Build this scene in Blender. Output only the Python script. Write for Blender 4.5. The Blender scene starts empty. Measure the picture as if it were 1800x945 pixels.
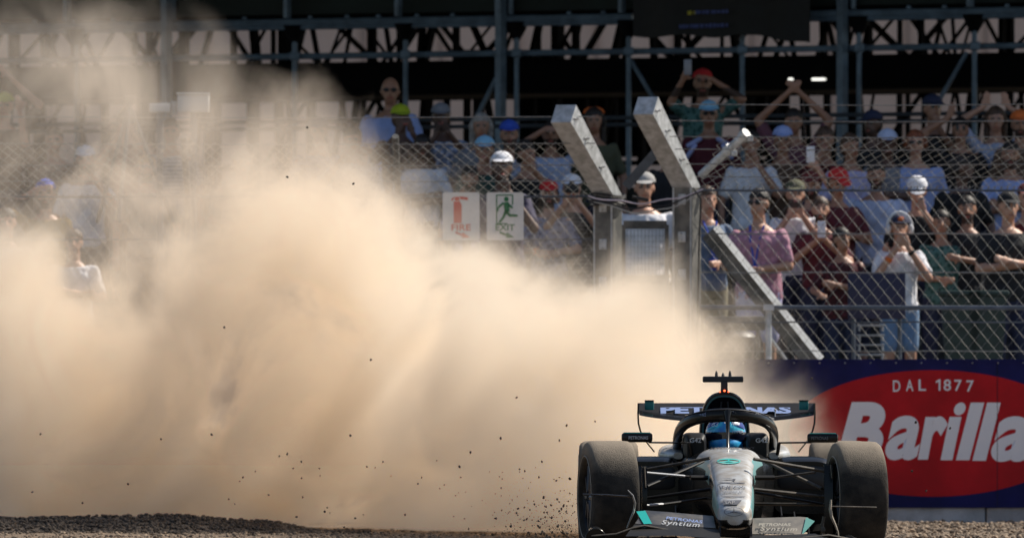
import bpy, bmesh, math, random
from mathutils import Vector, Matrix, noise
from mathutils.bvhtree import BVHTree
random.seed(7)
sc = bpy.context.scene
R = math.radians

# ------------------------------------------------------------------ camera
CAM_H = 0.8
cam = bpy.data.cameras.new('camera')
co = bpy.data.objects.new('camera', cam)
sc.collection.objects.link(co)
sc.camera = co
co.location = (0, 0, CAM_H)
co.rotation_euler = (R(90), 0, 0)
cam.sensor_width = 36
cam.lens = 400
cam.shift_y = (753 - 472.5) / 1800
cam.clip_start = 1
cam.clip_end = 4000
cam.dof.use_dof = True
cam.dof.focus_distance = 73.5
cam.dof.aperture_fstop = 7.0

# ------------------------------------------------------------------ light
SUN = Vector((0.62, 0.42, 0.80)).normalized()
w = bpy.data.worlds.new('World')
sc.world = w
w.use_nodes = True
wt = w.node_tree
bg = wt.nodes['Background']
sky = wt.nodes.new('ShaderNodeTexSky')
sky.sky_type = 'NISHITA'
sky.sun_disc = False
sky.sun_elevation = math.asin(SUN.z)
sky.sun_rotation = math.atan2(SUN.x, SUN.y)
wt.links.new(sky.outputs[0], bg.inputs[0])
bg.inputs[1].default_value = 0.08
sl = bpy.data.lights.new('sun', 'SUN')
sl.energy = 5.0
sl.angle = R(.5)
sl.color = (1, .93, .82)
so = bpy.data.objects.new('sun', sl)
sc.collection.objects.link(so)
so.rotation_euler = SUN.to_track_quat('Z', 'Y').to_euler()
so.location = (30, 40, 60)
sc.view_settings.view_transform = 'Standard'
sc.view_settings.look = 'None'
sc.view_settings.exposure = 0.35
sc.cycles.use_denoising = True
sc.cycles.max_bounces = 10
sc.cycles.volume_bounces = 6
sc.cycles.transparent_max_bounces = 16
sc.cycles.volume_step_rate = 1.0

# ------------------------------------------------------------------ helpers
def W(px, py, D):
    """the point that the photograph (1800 wide) shows at px, py, D metres away"""
    return Vector(((px - 900) * D / 20000, D, CAM_H + (753 - py) * D / 20000))

def tag(o, label=None, cat=None, group=None, kind=None):
    if label: o['label'] = label
    if cat: o['category'] = cat
    if group: o['group'] = group
    if kind: o['kind'] = kind
    return o

def empty(name, loc=(0, 0, 0), label=None, cat=None, group=None, rz=0):
    o = bpy.data.objects.new(name, None)
    sc.collection.objects.link(o)
    o.location = loc
    o.rotation_euler = (0, 0, rz)
    o.empty_display_size = .1
    return tag(o, label, cat, group)

def link(name, me, mats, parent=None, smooth=True):
    if not isinstance(mats, (list, tuple)): mats = [mats]
    for m in mats:
        if m: me.materials.append(m)
    o = bpy.data.objects.new(name, me)
    sc.collection.objects.link(o)
    if parent: o.parent = parent
    if smooth:
        me.polygons.foreach_set('use_smooth', [True] * len(me.polygons))
        try: me.set_sharp_from_angle(angle=R(40))
        except Exception: pass
    me.update()
    return o

class MB:
    def __init__(s): s.v = []; s.f = []; s.mi = []
    def add(s, vs, fs, mi=0):
        b = len(s.v)
        s.v += [tuple(p) for p in vs]
        s.f += [tuple(i + b for i in f) for f in fs]
        s.mi += [mi] * len(fs)
        return s
    def box(s, c, size, rot=None, mi=0):
        c = Vector(c); hx, hy, hz = [a / 2 for a in size]
        vs = [Vector((x, y, z)) for x in (-hx, hx) for y in (-hy, hy) for z in (-hz, hz)]
        if rot is not None: vs = [rot @ p for p in vs]
        return s.add([c + p for p in vs], [(0, 1, 3, 2), (4, 6, 7, 5), (0, 4, 5, 1), (2, 3, 7, 6), (0, 2, 6, 4), (1, 5, 7, 3)], mi)
    def rbox(s, c, size, r=.01, rot=None, mi=0):
        """box with bevelled edges"""
        bm = bmesh.new()
        bmesh.ops.create_cube(bm, size=1)
        for v in bm.verts: v.co = Vector((v.co.x * size[0], v.co.y * size[1], v.co.z * size[2]))
        bmesh.ops.bevel(bm, geom=bm.edges[:], offset=r, segments=2, affect='EDGES', profile=.5)
        bm.verts.index_update()
        c = Vector(c)
        vs = [c + ((rot @ v.co) if rot is not None else v.co) for v in bm.verts]
        fs = [[v.index for v in f.verts] for f in bm.faces]
        bm.free()
        return s.add(vs, fs, mi)
    def rings(s, rings, close=True, caps=True, mi=0):
        n = len(rings[0]); vs = [p for r in rings for p in r]; fs = []
        for i in range(len(rings) - 1):
            for k in range(n if close else n - 1):
                a = i * n + k; b = i * n + (k + 1) % n
                fs.append((a, b, b + n, a + n))
        if caps:
            fs.append(tuple(range(n))[::-1]); fs.append(tuple((len(rings) - 1) * n + k for k in range(n)))
        return s.add(vs, fs, mi)
    def tube(s, pts, r, n=8, flat=None, up=None, mi=0, caps=True):
        """tube along pts; r number or list; flat=(a,b) scales the two radial axes"""
        pts = [Vector(p) for p in pts]
        if not isinstance(r, (list, tuple)): r = [r] * len(pts)
        ax = []
        for i in range(len(pts)):
            a = pts[max(i - 1, 0)]; b = pts[min(i + 1, len(pts) - 1)]
            ax.append((b - a).normalized())
        u = Vector(up) if up else (Vector((0, 0, 1)) if abs(ax[0].z) < .9 else Vector((0, 1, 0)))
        rings = []
        fa, fb = flat or (1, 1)
        for p, t, rr in zip(pts, ax, r):
            x = t.cross(u)
            if x.length < 1e-4: x = t.orthogonal()
            x.normalize(); y = x.cross(t).normalized()
            if not up: u = y
            rings.append([p + x * math.cos(2 * math.pi * k / n) * rr * fa + y * math.sin(2 * math.pi * k / n) * rr * fb for k in range(n)])
        return s.rings(rings, caps=caps, mi=mi)
    def capsule(s, p0, p1, r0, r1, n=12, m=4):
        p0 = Vector(p0); p1 = Vector(p1); d = (p1 - p0)
        t = d.normalized() if d.length > 1e-6 else Vector((0, 0, 1))
        pts = []; rr = []
        for k in range(m, 0, -1):
            a = k / m * math.pi / 2 * .97
            pts.append(p0 - t * r0 * math.sin(a)); rr.append(r0 * math.cos(a))
        pts += [p0, p1]; rr += [r0, r1]
        for k in range(1, m + 1):
            a = k / m * math.pi / 2 * .97
            pts.append(p1 + t * r1 * math.sin(a)); rr.append(r1 * math.cos(a))
        x = t.orthogonal().normalized(); y = t.cross(x)
        return s.rings([[p + (x * math.cos(2 * math.pi * k / n) + y * math.sin(2 * math.pi * k / n)) * q for k in range(n)] for p, q in zip(pts, rr)])
    def ellip(s, c, rad, rot=None, n=16, m=10, lo=-1, hi=1, mi=0):
        c = Vector(c); rings = []
        for j in range(m + 1):
            a = math.asin(max(-1, min(1, lo))) + (math.asin(hi) - math.asin(lo)) * j / m
            a = max(-1.54, min(1.54, a))
            ring = []
            for k in range(n):
                b = 2 * math.pi * k / n
                p = Vector((math.cos(a) * math.cos(b) * rad[0], math.cos(a) * math.sin(b) * rad[1], math.sin(a) * rad[2]))
                ring.append(c + ((rot @ p) if rot is not None else p))
            rings.append(ring)
        return s.rings(rings, mi=mi)
    def prism(s, pts, o, ux, uy, t, mi=0):
        """flat polygon pts (2d) in the frame o, ux, uy, extruded by the vector t"""
        o = Vector(o); ux = Vector(ux); uy = Vector(uy); t = Vector(t)
        a = [o + ux * x + uy * y for x, y in pts]
        return s.rings([a, [p + t for p in a]], mi=mi)
    def mesh(s, name='m'):
        me = bpy.data.meshes.new(name)
        me.from_pydata(s.v, [], s.f)
        me.polygons.foreach_set('material_index', s.mi)
        bm = bmesh.new(); bm.from_mesh(me)
        bmesh.ops.recalc_face_normals(bm, faces=bm.faces[:])
        bm.to_mesh(me); bm.free()
        return me
    def build(s, name, mats, parent=None, smooth=True):
        return link(name, s.mesh(name), mats, parent, smooth)

_m = {}
def mat(name, c, rough=.6, metal=0., var=0., scale=8., c2=None, bump=0., bscale=60., coat=0., emit=None, estr=0., spec=None, detail=4, stretch=None):
    if name in _m: return _m[name]
    m = bpy.data.materials.new(name); m.use_nodes = True
    N = m.node_tree.nodes; L = m.node_tree.links; b = N['Principled BSDF']
    b.inputs['Base Color'].default_value = (*c, 1)
    b.inputs['Roughness'].default_value = rough
    b.inputs['Metallic'].default_value = metal
    b.inputs['Coat Weight'].default_value = coat
    if spec is not None: b.inputs['Specular IOR Level'].default_value = spec
    if emit: b.inputs['Emission Color'].default_value = (*emit, 1); b.inputs['Emission Strength'].default_value = estr
    tc = N.new('ShaderNodeTexCoord'); vec = tc.outputs['Object']
    if stretch:
        mp = N.new('ShaderNodeMapping'); mp.inputs['Scale'].default_value = stretch
        L.new(vec, mp.inputs[0]); vec = mp.outputs[0]
    if var or c2:
        n = N.new('ShaderNodeTexNoise'); n.inputs['Scale'].default_value = scale; n.inputs['Detail'].default_value = detail; n.inputs['Roughness'].default_value = .62
        L.new(vec, n.inputs['Vector'])
        r = N.new('ShaderNodeValToRGB'); L.new(n.outputs[0], r.inputs[0])
        e = r.color_ramp.elements
        a = c if c2 else tuple(x * (1 - var) for x in c)
        d = c2 if c2 else tuple(min(1, x * (1 + var)) for x in c)
        e[0].position = .38; e[1].position = .64
        e[0].color = (*a, 1); e[1].color = (*d, 1)
        L.new(r.outputs[0], b.inputs['Base Color'])
    if bump:
        n2 = N.new('ShaderNodeTexNoise'); n2.inputs['Scale'].default_value = bscale; n2.inputs['Detail'].default_value = 5
        L.new(vec, n2.inputs['Vector'])
        bp = N.new('ShaderNodeBump'); bp.inputs['Strength'].default_value = bump; bp.inputs['Distance'].default_value = .02
        L.new(n2.outputs[0], bp.inputs['Height']); L.new(bp.outputs[0], b.inputs['Normal'])
    _m[name] = m
    return m

def text_mesh(body, box, y=0, shear=0., bold=0., thick=.002, res=4, spacing=1.0, subdiv=0):
    """flat lettering fitted into box = (x0, x1, z0, z1) in the x/z plane, facing -y"""
    cu = bpy.data.curves.new('lettering', 'FONT')
    cu.body = body; cu.shear = shear; cu.bevel_depth = bold; cu.bevel_resolution = 1; cu.resolution_u = res; cu.fill_mode = 'FRONT'; cu.space_character = spacing
    ob = bpy.data.objects.new('lettering', cu); sc.collection.objects.link(ob)
    dg = bpy.context.evaluated_depsgraph_get()
    me = bpy.data.meshes.new_from_object(ob.evaluated_get(dg))
    bpy.data.objects.remove(ob); bpy.data.curves.remove(cu)
    xs = [v.co.x for v in me.vertices]; ys = [v.co.y for v in me.vertices]
    a, b_, c, d = min(xs), max(xs), min(ys), max(ys)
    x0, x1, z0, z1 = box
    for v in me.vertices:
        v.co = Vector((x0 + (v.co.x - a) / (b_ - a) * (x1 - x0), y - ((v.co.z + bold) / (2 * bold) * max(thick, .001) if bold else 0), z0 + (v.co.y - c) / (d - c) * (z1 - z0)))
    bm = bmesh.new(); bm.from_mesh(me)
    bmesh.ops.remove_doubles(bm, verts=bm.verts[:], dist=1e-6)
    if subdiv:
        bmesh.ops.triangulate(bm, faces=bm.faces[:])
        bmesh.ops.subdivide_edges(bm, edges=bm.edges[:], cuts=subdiv, use_grid_fill=True)
    if thick and not bold:
        bmesh.ops.recalc_face_normals(bm, faces=bm.faces[:])
        r = bmesh.ops.extrude_face_region(bm, geom=bm.faces[:])
        for v in [g for g in r['geom'] if isinstance(g, bmesh.types.BMVert)]: v.co.y -= thick
        bmesh.ops.recalc_face_normals(bm, faces=bm.faces[:])
    bm.to_mesh(me); bm.free(); me.materials.clear()
    return me

WS = bpy.data.scenes.new('workshop')   # empty scratch scene, removed at the end
def remesh(mb, voxel, smooth=1):
    me = mb.mesh('tmp')
    ob = bpy.data.objects.new('tmp', me); WS.collection.objects.link(ob)
    md = ob.modifiers.new('r', 'REMESH'); md.mode = 'VOXEL'; md.voxel_size = voxel
    if smooth:
        ms = ob.modifiers.new('s', 'SMOOTH'); ms.iterations = smooth; ms.factor = .5
    WS.view_layers[0].update()
    dg = WS.view_layers[0].depsgraph
    out = bpy.data.meshes.new_from_object(ob.evaluated_get(dg))
    bpy.data.objects.remove(ob); bpy.data.meshes.remove(me)
    out.materials.clear()
    return out

# ------------------------------------------------------------------ materials
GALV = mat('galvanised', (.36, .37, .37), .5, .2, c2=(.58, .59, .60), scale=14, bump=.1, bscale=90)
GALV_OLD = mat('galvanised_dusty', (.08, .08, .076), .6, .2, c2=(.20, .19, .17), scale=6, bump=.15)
WIRE = mat('wire', (.24, .235, .225), .5, .3, var=.3, scale=30)
WIRE_SUNLIT = mat('wire_sunlit', (.42, .41, .38), .45, .3, var=.3, scale=30)  # paler copy of the wire, sunlight put into its colour
CABLE_W = mat('cable_pale', (.62, .55, .62), .5)
BLACK = mat('black_plastic', (.012, .012, .014), .5)
RAIL = mat('rail_steel', (.08, .095, .12), .5, .3, var=.25, scale=5)
SCAFF = mat('scaffold_sky_tint', (.17, .25, .36), .5, .2, var=.22, scale=5, bump=.1)  # blue of the sky light is put into the steel colour
DARKST = mat('dark_steel', (.006, .006, .008), .8, 0, var=.4, spec=.15)
FASC = mat('fascia_dark_green', (.010, .022, .024), .7, 0, var=.3, scale=1.5)
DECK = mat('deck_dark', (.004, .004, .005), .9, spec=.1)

# ------------------------------------------------------------------ ground
GRAVEL = mat('gravel', (.07, .048, .032), .95, 0, c2=(.27, .19, .125), scale=30, detail=8, bump=1., bscale=70)
def sheet(name, x0, x1, y0, y1, nx, ny, fz, m, kind='structure'):
    vs = []; fs = []
    for j in range(ny + 1):
        for i in range(nx + 1):
            x = x0 + (x1 - x0) * i / nx; y = y0 + (y1 - y0) * j / ny
            vs.append((x, y, fz(x, y)))
    for j in range(ny):
        for i in range(nx):
            a = j * (nx + 1) + i; fs.append((a, a + 1, a + nx + 2, a + nx + 1))
    me = bpy.data.meshes.new(name); me.from_pydata(vs, [], fs)
    o = link(name, me, m); tag(o, kind=kind); return o
def fine(x, y):
    return .018 * noise.noise(Vector((x * 1.7, y * 1.7, 0))) + .014 * noise.noise(Vector((x * 6, y * 6, 3)))
SHEET = mat('ground_far', (.14, .11, .075), .95, 0, var=.3, scale=.5)
g = MB(); g.add([(-2500, -50, -.04), (2500, -50, -.04), (2500, 3500, -.04), (-2500, 3500, -.04)], [(0, 1, 2, 3)])
tag(g.build('ground', SHEET), kind='structure')
sheet('gravel_trap', -9, 12, 64, 96.2, 330, 480, lambda x, y: fine(x, y), GRAVEL)
def ridge_h(x, y):
    e = max(0., 1 - abs((y - 88.2 + .15 * math.sin(x * 1.3)) / 1.5)) ** .8
    t = max(0., min(1., (-1.15 - x) / 1.3)) ** .7
    return -.05 + (.05 + .115) * e * t + .03 * noise.noise(Vector((x * 3, y * 3, 5))) * e
DGRAV = mat('dark_gravel', (.022, .016, .012), .9, 0, c2=(.12, .085, .06), scale=45, detail=8, bump=1., bscale=60)
sheet('gravel_ridge', -7.5, -1., 86.5, 89.9, 300, 150, ridge_h, DGRAV)
SLOPE0, SLOPE = 1.2, .15
def bank_z(y): return SLOPE0 + SLOPE * (y - 104)
GRASS = mat('grass', (.035, .075, .012), .95, 0, c2=(.12, .20, .03), scale=9, bump=1., bscale=120)
bk = MB()
prof = [(97.8, -.02), (98.0, .25), (98.6, bank_z(98.6)), (104, bank_z(104)), (118, bank_z(118)), (121, bank_z(118)), (121, -.03)]
bk.rings([[(x, y, z) for y, z in prof] for x in (-14, 14)])
tag(bk.build('bank', mat('dark_earth', (.012, .011, .009), .95, 0, c2=(.035, .03, .022), scale=4, bump=.6), smooth=False), kind='structure')
sheet('grass', 1.2, 2.6, 98.65, 103.6, 60, 160, lambda x, y: bank_z(y) + .03 + .03 * noise.noise(Vector((x * 5, y * 5, 0))), GRASS)

def stone_mesh(r, seed, sub=1):
    bm = bmesh.new(); bmesh.ops.create_icosphere(bm, subdivisions=sub, radius=r)
    for v in bm.verts:
        v.co *= 1 + .55 * noise.noise(v.co / r * 1.1 + Vector((seed, 0, 0)))
        v.co.z *= .75
    me = bpy.data.meshes.new('stone'); bm.to_mesh(me); bm.free(); return me
STONE = mat('stone_dark', (.045, .036, .028), .8, var=.4, scale=40)
LOOSE = mat('loose_stone', (.08, .058, .04), .9, c2=(.34, .25, .17), scale=9, detail=1)
def scatter(name, n, fpos, r0, r1, m, seed):
    rnd = random.Random(seed); mb = MB()
    base = [stone_mesh(1, s) for s in range(5)]
    for i in range(n):
        p = fpos(rnd); b = rnd.choice(base); r = rnd.uniform(r0, r1); a = rnd.uniform(0, 6.28)
        mtx = Matrix.Rotation(a, 3, 'Z') @ Matrix.Rotation(rnd.uniform(-.6, .6), 3, 'X') * r
        mb.add([p + mtx @ v.co for v in b.vertices], [tuple(q.vertices) for q in b.polygons])
    o = mb.build(name, m, smooth=False); tag(o, kind='stuff'); return o
def pos_right(rnd):
    x = rnd.uniform(1.8, 5.2); y = rnd.uniform(82, 95.9); return Vector((x, y, fine(x, y) + .008))
scatter('gravel', 4200, pos_right, .009, .03, LOOSE, 1)
def pos_ridge(rnd):
    x = rnd.uniform(-4.6, -1.1); y = rnd.uniform(86.8, 88.8); return Vector((x, y, max(ridge_h(x, y), 0) + .006))
scatter('ridge_gravel', 3600, pos_ridge, .008, .026, DGRAV, 2)
def pos_front(rnd):
    x = rnd.uniform(-4.6, 1.2); y = rnd.uniform(82, 90); return Vector((x, y, fine(x, y) + .004))
scatter('loose_gravel', 2500, pos_front, .006, .02, LOOSE, 3)

# ------------------------------------------------------------------ barrier and its banner
CONC = mat('concrete', (.36, .37, .40), .85, 0, c2=(.55, .56, .60), scale=5, bump=.2, bscale=60)
NAVY = mat('banner_navy', (.008, .009, .085), .6, spec=.2, var=.22, scale=2.2, detail=8, bump=.15, bscale=3)
RED = mat('banner_red', (.46, .006, .012), .6, spec=.25, var=.16, scale=2.2, detail=8, bump=.15, bscale=3)
WHITE = mat('banner_white', (.80, .80, .84), .45)
BD = 96.0
bar = empty('barrier', (0, BD, 0), 'navy blue trackside wall with a big red oval pasta advert behind the race car', 'barrier')
q = MB()
for k in range(8):
    x0 = -9 + k * 2.6
    q.rbox((x0 + 1.3, .22, .66), (2.59, .40, 1.36), .02)
q.build('concrete_block', CONC, bar)
ban = MB(); ban.box((1.9, -.006, .76), (21.6, .012, 1.25)).box((1.9, .16, 1.372), (21.6, .36, .016))
ban = ban.build('banner', NAVY, bar, smooth=False)
def bp(px, py): p = W(px, py, BD); return p.x, p.z
cx, cz = bp(1640, 761); rx = 253 * BD / 20000; rz = 111 * BD / 20000
ov = MB(); pts = [(cx + rx * math.cos(2 * math.pi * k / 128), cz + rz * math.sin(2 * math.pi * k / 128)) for k in range(128)]
ov.prism(pts, (0, -.013, 0), (1, 0, 0), (0, 0, 1), (0, -.003, 0)); ov.build('oval_logo', RED, ban, smooth=False)
for ch, a, b_, t, bt in [('B', 1470, 1556, 706, 806), ('a', 1556, 1617, 730, 808), ('r', 1613, 1666, 731, 807), ('ı', 1653, 1690, 732, 808), ('l', 1680, 1730, 707, 808),
                         ('l', 1709, 1759, 707, 809), ('a', 1742, 1812, 731, 811)]:
    x0, z1 = bp(a, t); x1, z0 = bp(b_, bt)
    link('lettering', text_mesh(ch, (x0, x1, z0, z1), -.0165, shear=.27, bold=(.034 if ch == 'a' else .05), res=12), WHITE, ban, False)
dx, dz = bp(1687, 718)
dt = MB(); dt.prism([(dx + .048 * math.cos(k * .2618) + .012 * math.sin(k * .2618), dz + .054 * math.sin(k * .2618)) for k in range(24)], (0, -.0165, 0), (1, 0, 0), (0, 0, 1), (0, -.002, 0)); dt.build('lettering', WHITE, ban, False)
SEAM = mat('banner_seam', (.006, .006, .02), .8)
for px in (1753, 1330, 905, 480):
    x, z = bp(px, 760); q = MB(); q.box((x, -.0172, .76), (.005, .003, 1.24)); q.build('seam', SEAM, ban, False)
for k in range(46):
    x = -4.5 + k * .215; q = MB(); q.capsule((x, -.010, 1.355), (x, -.018, 1.355), .008, .007, 6, 1); q.build('eyelet', GALV, ban)
for i, ch in enumerate('DAL 1877'):
    if ch == ' ': continue
    u = [1576, 1599, 1621, 0, 1649, 1665, 1684, 1705][i]
    wd = 6.5 if ch != '1' else 4
    yy = 676 + ((u - 1640) / 253) ** 2 * 30
    x0, z1 = bp(u - wd, yy - 10); x1, z0 = bp(u + wd, yy + 10)
    if ch == '1':
        q = MB(); q.prism([(x1, z0), (x1, z1), (x1 - .012, z1), (x0, z1 - .018), (x0, z1 - .032), (x1 - .015, z1 - .022), (x1 - .015, z0)], (0, -.0165, 0), (1, 0, 0), (0, 0, 1), (0, -.001, 0)); q.build('lettering', WHITE, ban, False); continue
    me = text_mesh(ch, (x0, x1, z0, z1), -.0165, bold=.012, res=6)
    link('lettering', me, WHITE, ban, False)

# ------------------------------------------------------------------ catch fence
def wire_patch(mb, P, nx, ny, r=.003, skew=0):
    """chain link over the patch P(u, v), u across 0..1 and v up 0..1: woven zigzag wires"""
    for i in range(nx):
        pts = []
        for j in range(ny + 1):
            k = ((i + j) % 2)
            u = (i + k * 1.04) / nx; v = j / ny
            if u > 1.0001: u = 1
            p = P(u, v); p = p + Vector((0, .006 * (1 if (i + j) % 2 else -1), 0))
            pts.append(p)
        mb.tube(pts, r, 4, caps=False)
N1 = Vector((-.42, -.91, 0)).normalized(); N2 = Vector((.91, -.42, 0)).normalized()
def crank_post(parent, bx, D, z0, zk, zt, sx, back, name='post'):
    """square steel post turned to the track with a cranked arm; sx = lateral lean of the arm"""
    s = .185
    def sect(c, up):
        a = N1; b = N2
        return [c + a * s / 2 + b * s / 2, c - a * s / 2 + b * s / 2, c - a * s / 2 - b * s / 2, c + a * s / 2 - b * s / 2]
    mb = MB()
    c0 = Vector((bx, D, z0)); c1 = Vector((bx, D, zk)); d = Vector((sx, -back, zt - zk)); c2 = c1 + d
    t = d.normalized(); nn = N2.cross(t).normalized()
    r0 = sect(c0, None); r1 = sect(c1, None)
    r2 = [c2 - nn * s / 2 + N2 * s / 2, c2 + nn * s / 2 + N2 * s / 2, c2 + nn * s / 2 - N2 * s / 2, c2 - nn * s / 2 - N2 * s / 2]
    if (r2[0] - r1[0]).length > (r2[1] - r1[0]).length: r2 = [r2[1], r2[0], r2[3], r2[2]]
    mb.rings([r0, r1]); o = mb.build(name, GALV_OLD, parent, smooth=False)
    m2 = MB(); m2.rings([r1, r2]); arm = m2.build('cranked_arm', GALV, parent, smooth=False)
    # rolled lips down the track side
    m3 = MB()
    for sgn in (1, -1):
        off = N1 * (s / 2 + .004) + N2 * (s / 2 - .012) * sgn
        m3.tube([c0 + off, c1 + off], .008, 6)
    m3.build('post_lip', GALV, parent)
    for k in range(3):
        z = zk - .10 - k * .32; c = Vector((bx, D, z)) + N1 * (s / 2 + .006); q = MB()
        q.rbox(c, (.07, .012, .09), .004, Matrix((N2, -N1, Vector((0, 0, 1)))).transposed())
        for dz in (-.028, .028): q.capsule(c + Vector((0, 0, dz)) , c + Vector((0, 0, dz)) + N1 * .016, .010, .009, 6, 1)
        q.build('wire_bracket', GALV, parent)
    q = MB(); c = c1 + Vector((0, 0, -.01)); q.rings([[c + N1 * a * .092 + N2 * b_ * .092 + Vector((0, 0, h)) for a, b_ in ((1, 1), (-1, 1), (-1, -1), (1, -1))] for h in (-.03, .03)]); q.build('joint_collar', GALV_OLD, parent, smooth=False)
    for u in (.35, .7, .94):
        q = MB(); c = c1 + d * u + N2 * (s / 2 + .004); q.capsule(c, c + N2 * .02, .012, .010, 6, 1); q.tube([c, c + N1 * .06], .006, 5); q.build('wire_hook', GALV, parent)
    return arm

def fence_section(root, px0, px1, D, ytop, ymid, ybot, lean, nx, tops, wires, dd=0.0, hi=.5, r=.0021):
    mb = MB()
    a = W(px0, ymid, D); b = W(px1, ymid, D + dd); zb = W(px0, ybot, D).z
    zt = W(px0, ytop, D - lean).z
    hgt = a.z - zb
    ny = max(2, int(hgt / .068))
    def P(u, v):
        p = a.lerp(b, u); p.z = zb + (a.z - zb) * v; return p
    wire_patch(mb, P, nx, ny, r)
    m2 = MB(); ny2 = max(2, int(math.hypot(zt - a.z, lean) / .075)); 
    def P2(u, v):
        p = a.lerp(b, u); p.z = a.z + (zt - a.z) * v; p.y -= lean * v; p.x += hi * v - .0; return p
    wire_patch(m2, P2, int(nx * 1.15), ny2, r * 1.15)
    m2.build('wire_mesh', WIRE_SUNLIT, root)
    for yy, rad in wires:
        z = W(px0, yy, D).z
        t = MB(); n = 14
        t.tube([Vector((a.x + (b.x - a.x) * i / n, D - .02 + dd * i / n, z - .006 * math.sin(math.pi * ((i * 3) % n) / n))) for i in range(n + 1)], rad, 6); t.build('tension_wire', RAIL if rad > .006 else WIRE, root)
    for yy, back in tops:
        z = W(px0, yy, D - back).z
        t = MB(); t.tube([Vector((a.x - .25, D - back, z)), Vector(((a.x + b.x) / 2, D - back, z - .012)), Vector((b.x, D - back + dd, z))], .0045, 6); t.build('tension_wire', WIRE, root)
    kn = mb
    rnd = random.Random(nx)
    for i in range(nx):
        if rnd.random() < .8:
            p = P(i / nx, 1); kn.capsule(p + Vector((0, -.012, -.015)), p + Vector((.012, -.018, .02)), .006, .005, 6, 2)
    mb.build('wire_mesh', WIRE, root)

fr = empty('catch_fence', W(1225, 753, 97.2) , 'chain-link catch fence right of the cranked posts, above the red oval advert', 'fence')
def under(root, fn):
    """build with world coordinates, then hang under root"""
    before = set(sc.objects); fn(); 
    for o in set(sc.objects) - before:
        if o.parent == root: o.location = -root.location
fr.location.z = 0
under(fr, lambda: fence_section(fr, 1226, 1860, 97.2, 240, 332, 640, .85, 56, [(212, .95), (183, 1.05), (240, .85), (288, .45), (262, .68), (310, .22)], [(334, .011), (410, .006), (478, .006), (565, .008), (616, .005)], hi=.18))
def f2():
    m = MB(); p = W(1225, 330, 97.1); m.tube([(p.x, 97.1, 1.3), (p.x, 97.1, p.z)], .022, 10); m.build('end_pole', GALV, fr)
    a = W(1110, 540, 97.05); b = W(1860, 541, 97.05)
    m = MB(); m.tube([a, b], .02, 8); m.build('rail', RAIL, fr)
    p = W(1351, 540, 97.0); m = MB(); m.tube([(p.x, 97.0, 1.3), (p.x, 97.0, p.z)], .026, 8); m.box((p.x, 96.97, p.z), (.09, .09, .05)); m.build('rail_post', GALV, fr)
    crank_post(fr, W(1207, 0, 97).x, 97., 1.3, W(0, 330, 97).z, W(0, 186, 96.2).z, -.36, .85)
    # long brace going down to the right, with flange
    A = W(1246, 408, 97.5); B = W(1432, 640, 97.5); t = (B - A).normalized(); n = Vector((t.z, 0, -t.x))
    m = MB()
    m.rings([[p + n * a + Vector((0, c, 0)) for a, c in ((-.045, 0), (.075, 0), (.075, .10), (-.045, .10))] for p in (A, B)])
    m.build('brace', GALV_OLD, fr, smooth=False)
    m = MB()
    m.rings([[p - n * a + Vector((0, c, 0)) for a, c in ((.047, -.03), (.104, .012), (.104, .13), (.047, .13))] for p in (A, B)] if n.z < 0 else
            [[p + n * a + Vector((0, c, 0)) for a, c in ((.077, -.03), (.095, -.03), (.095, .13), (.077, .13))] for p in (A, B)])
    m.build('brace_flange', mat('brace_pale', (.62, .62, .60), .45, .1, var=.15, scale=9), fr, smooth=False)
    A = W(1352, 590, 97.3); B = W(1392, 645, 97.3); m = MB(); m.tube([A, B], .014, 6); m.build('brace', GALV, fr)
    # round pipe leaning right with clamps
    A = W(1232, 308, 97.6); B = W(1310, 236, 97.3); m = MB(); m.tube([A, B], .035, 12); m.build('pipe_stay', GALV, fr)
    for u in (.98, .62):
        c = A.lerp(B, u); m = MB(); m.tube([c + (B - A).normalized() * -.03, c + (B - A).normalized() * .03], .048, 10); m.rbox(c + Vector((.05, -.03, -.03)), (.05, .05, .05), .008); m.build('clamp', GALV, fr)
    # tube with a dust-dark beam on the far side of the left post
    m = MB(); p = W(0, 560, 97.3)
    for x0, x1 in ((1240, 1345),):
        a = W(x0, 568, 98.2); b = W(x1, 568, 98.2); m.rbox((a + b) / 2, ((b - a).x, .3, .12), .01)
    m.build('footboard', GALV_OLD, fr)
under(fr, f2)

fl = empty('catch_fence', (W(1068, 753, 97).x, 97., 0), 'chain-link catch fence left of the cranked posts, half lost in the dust', 'fence')
under(fl, lambda: fence_section(fl, -60, 1045, 97.2, 250, 345, 640, .85, 104, [(252, .85), (205, 1.0), (290, .5), (318, .25)], [(345, .010), (420, .007), (560, .012)], hi=-.02))
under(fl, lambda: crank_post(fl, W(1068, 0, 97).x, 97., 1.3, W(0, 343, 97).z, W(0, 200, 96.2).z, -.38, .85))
def f3():
    for x in (700, 330, -20):
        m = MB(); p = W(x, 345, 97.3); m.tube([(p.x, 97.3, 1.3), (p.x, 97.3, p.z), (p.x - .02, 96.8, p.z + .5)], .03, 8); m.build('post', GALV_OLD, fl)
under(fl, f3)

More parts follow.
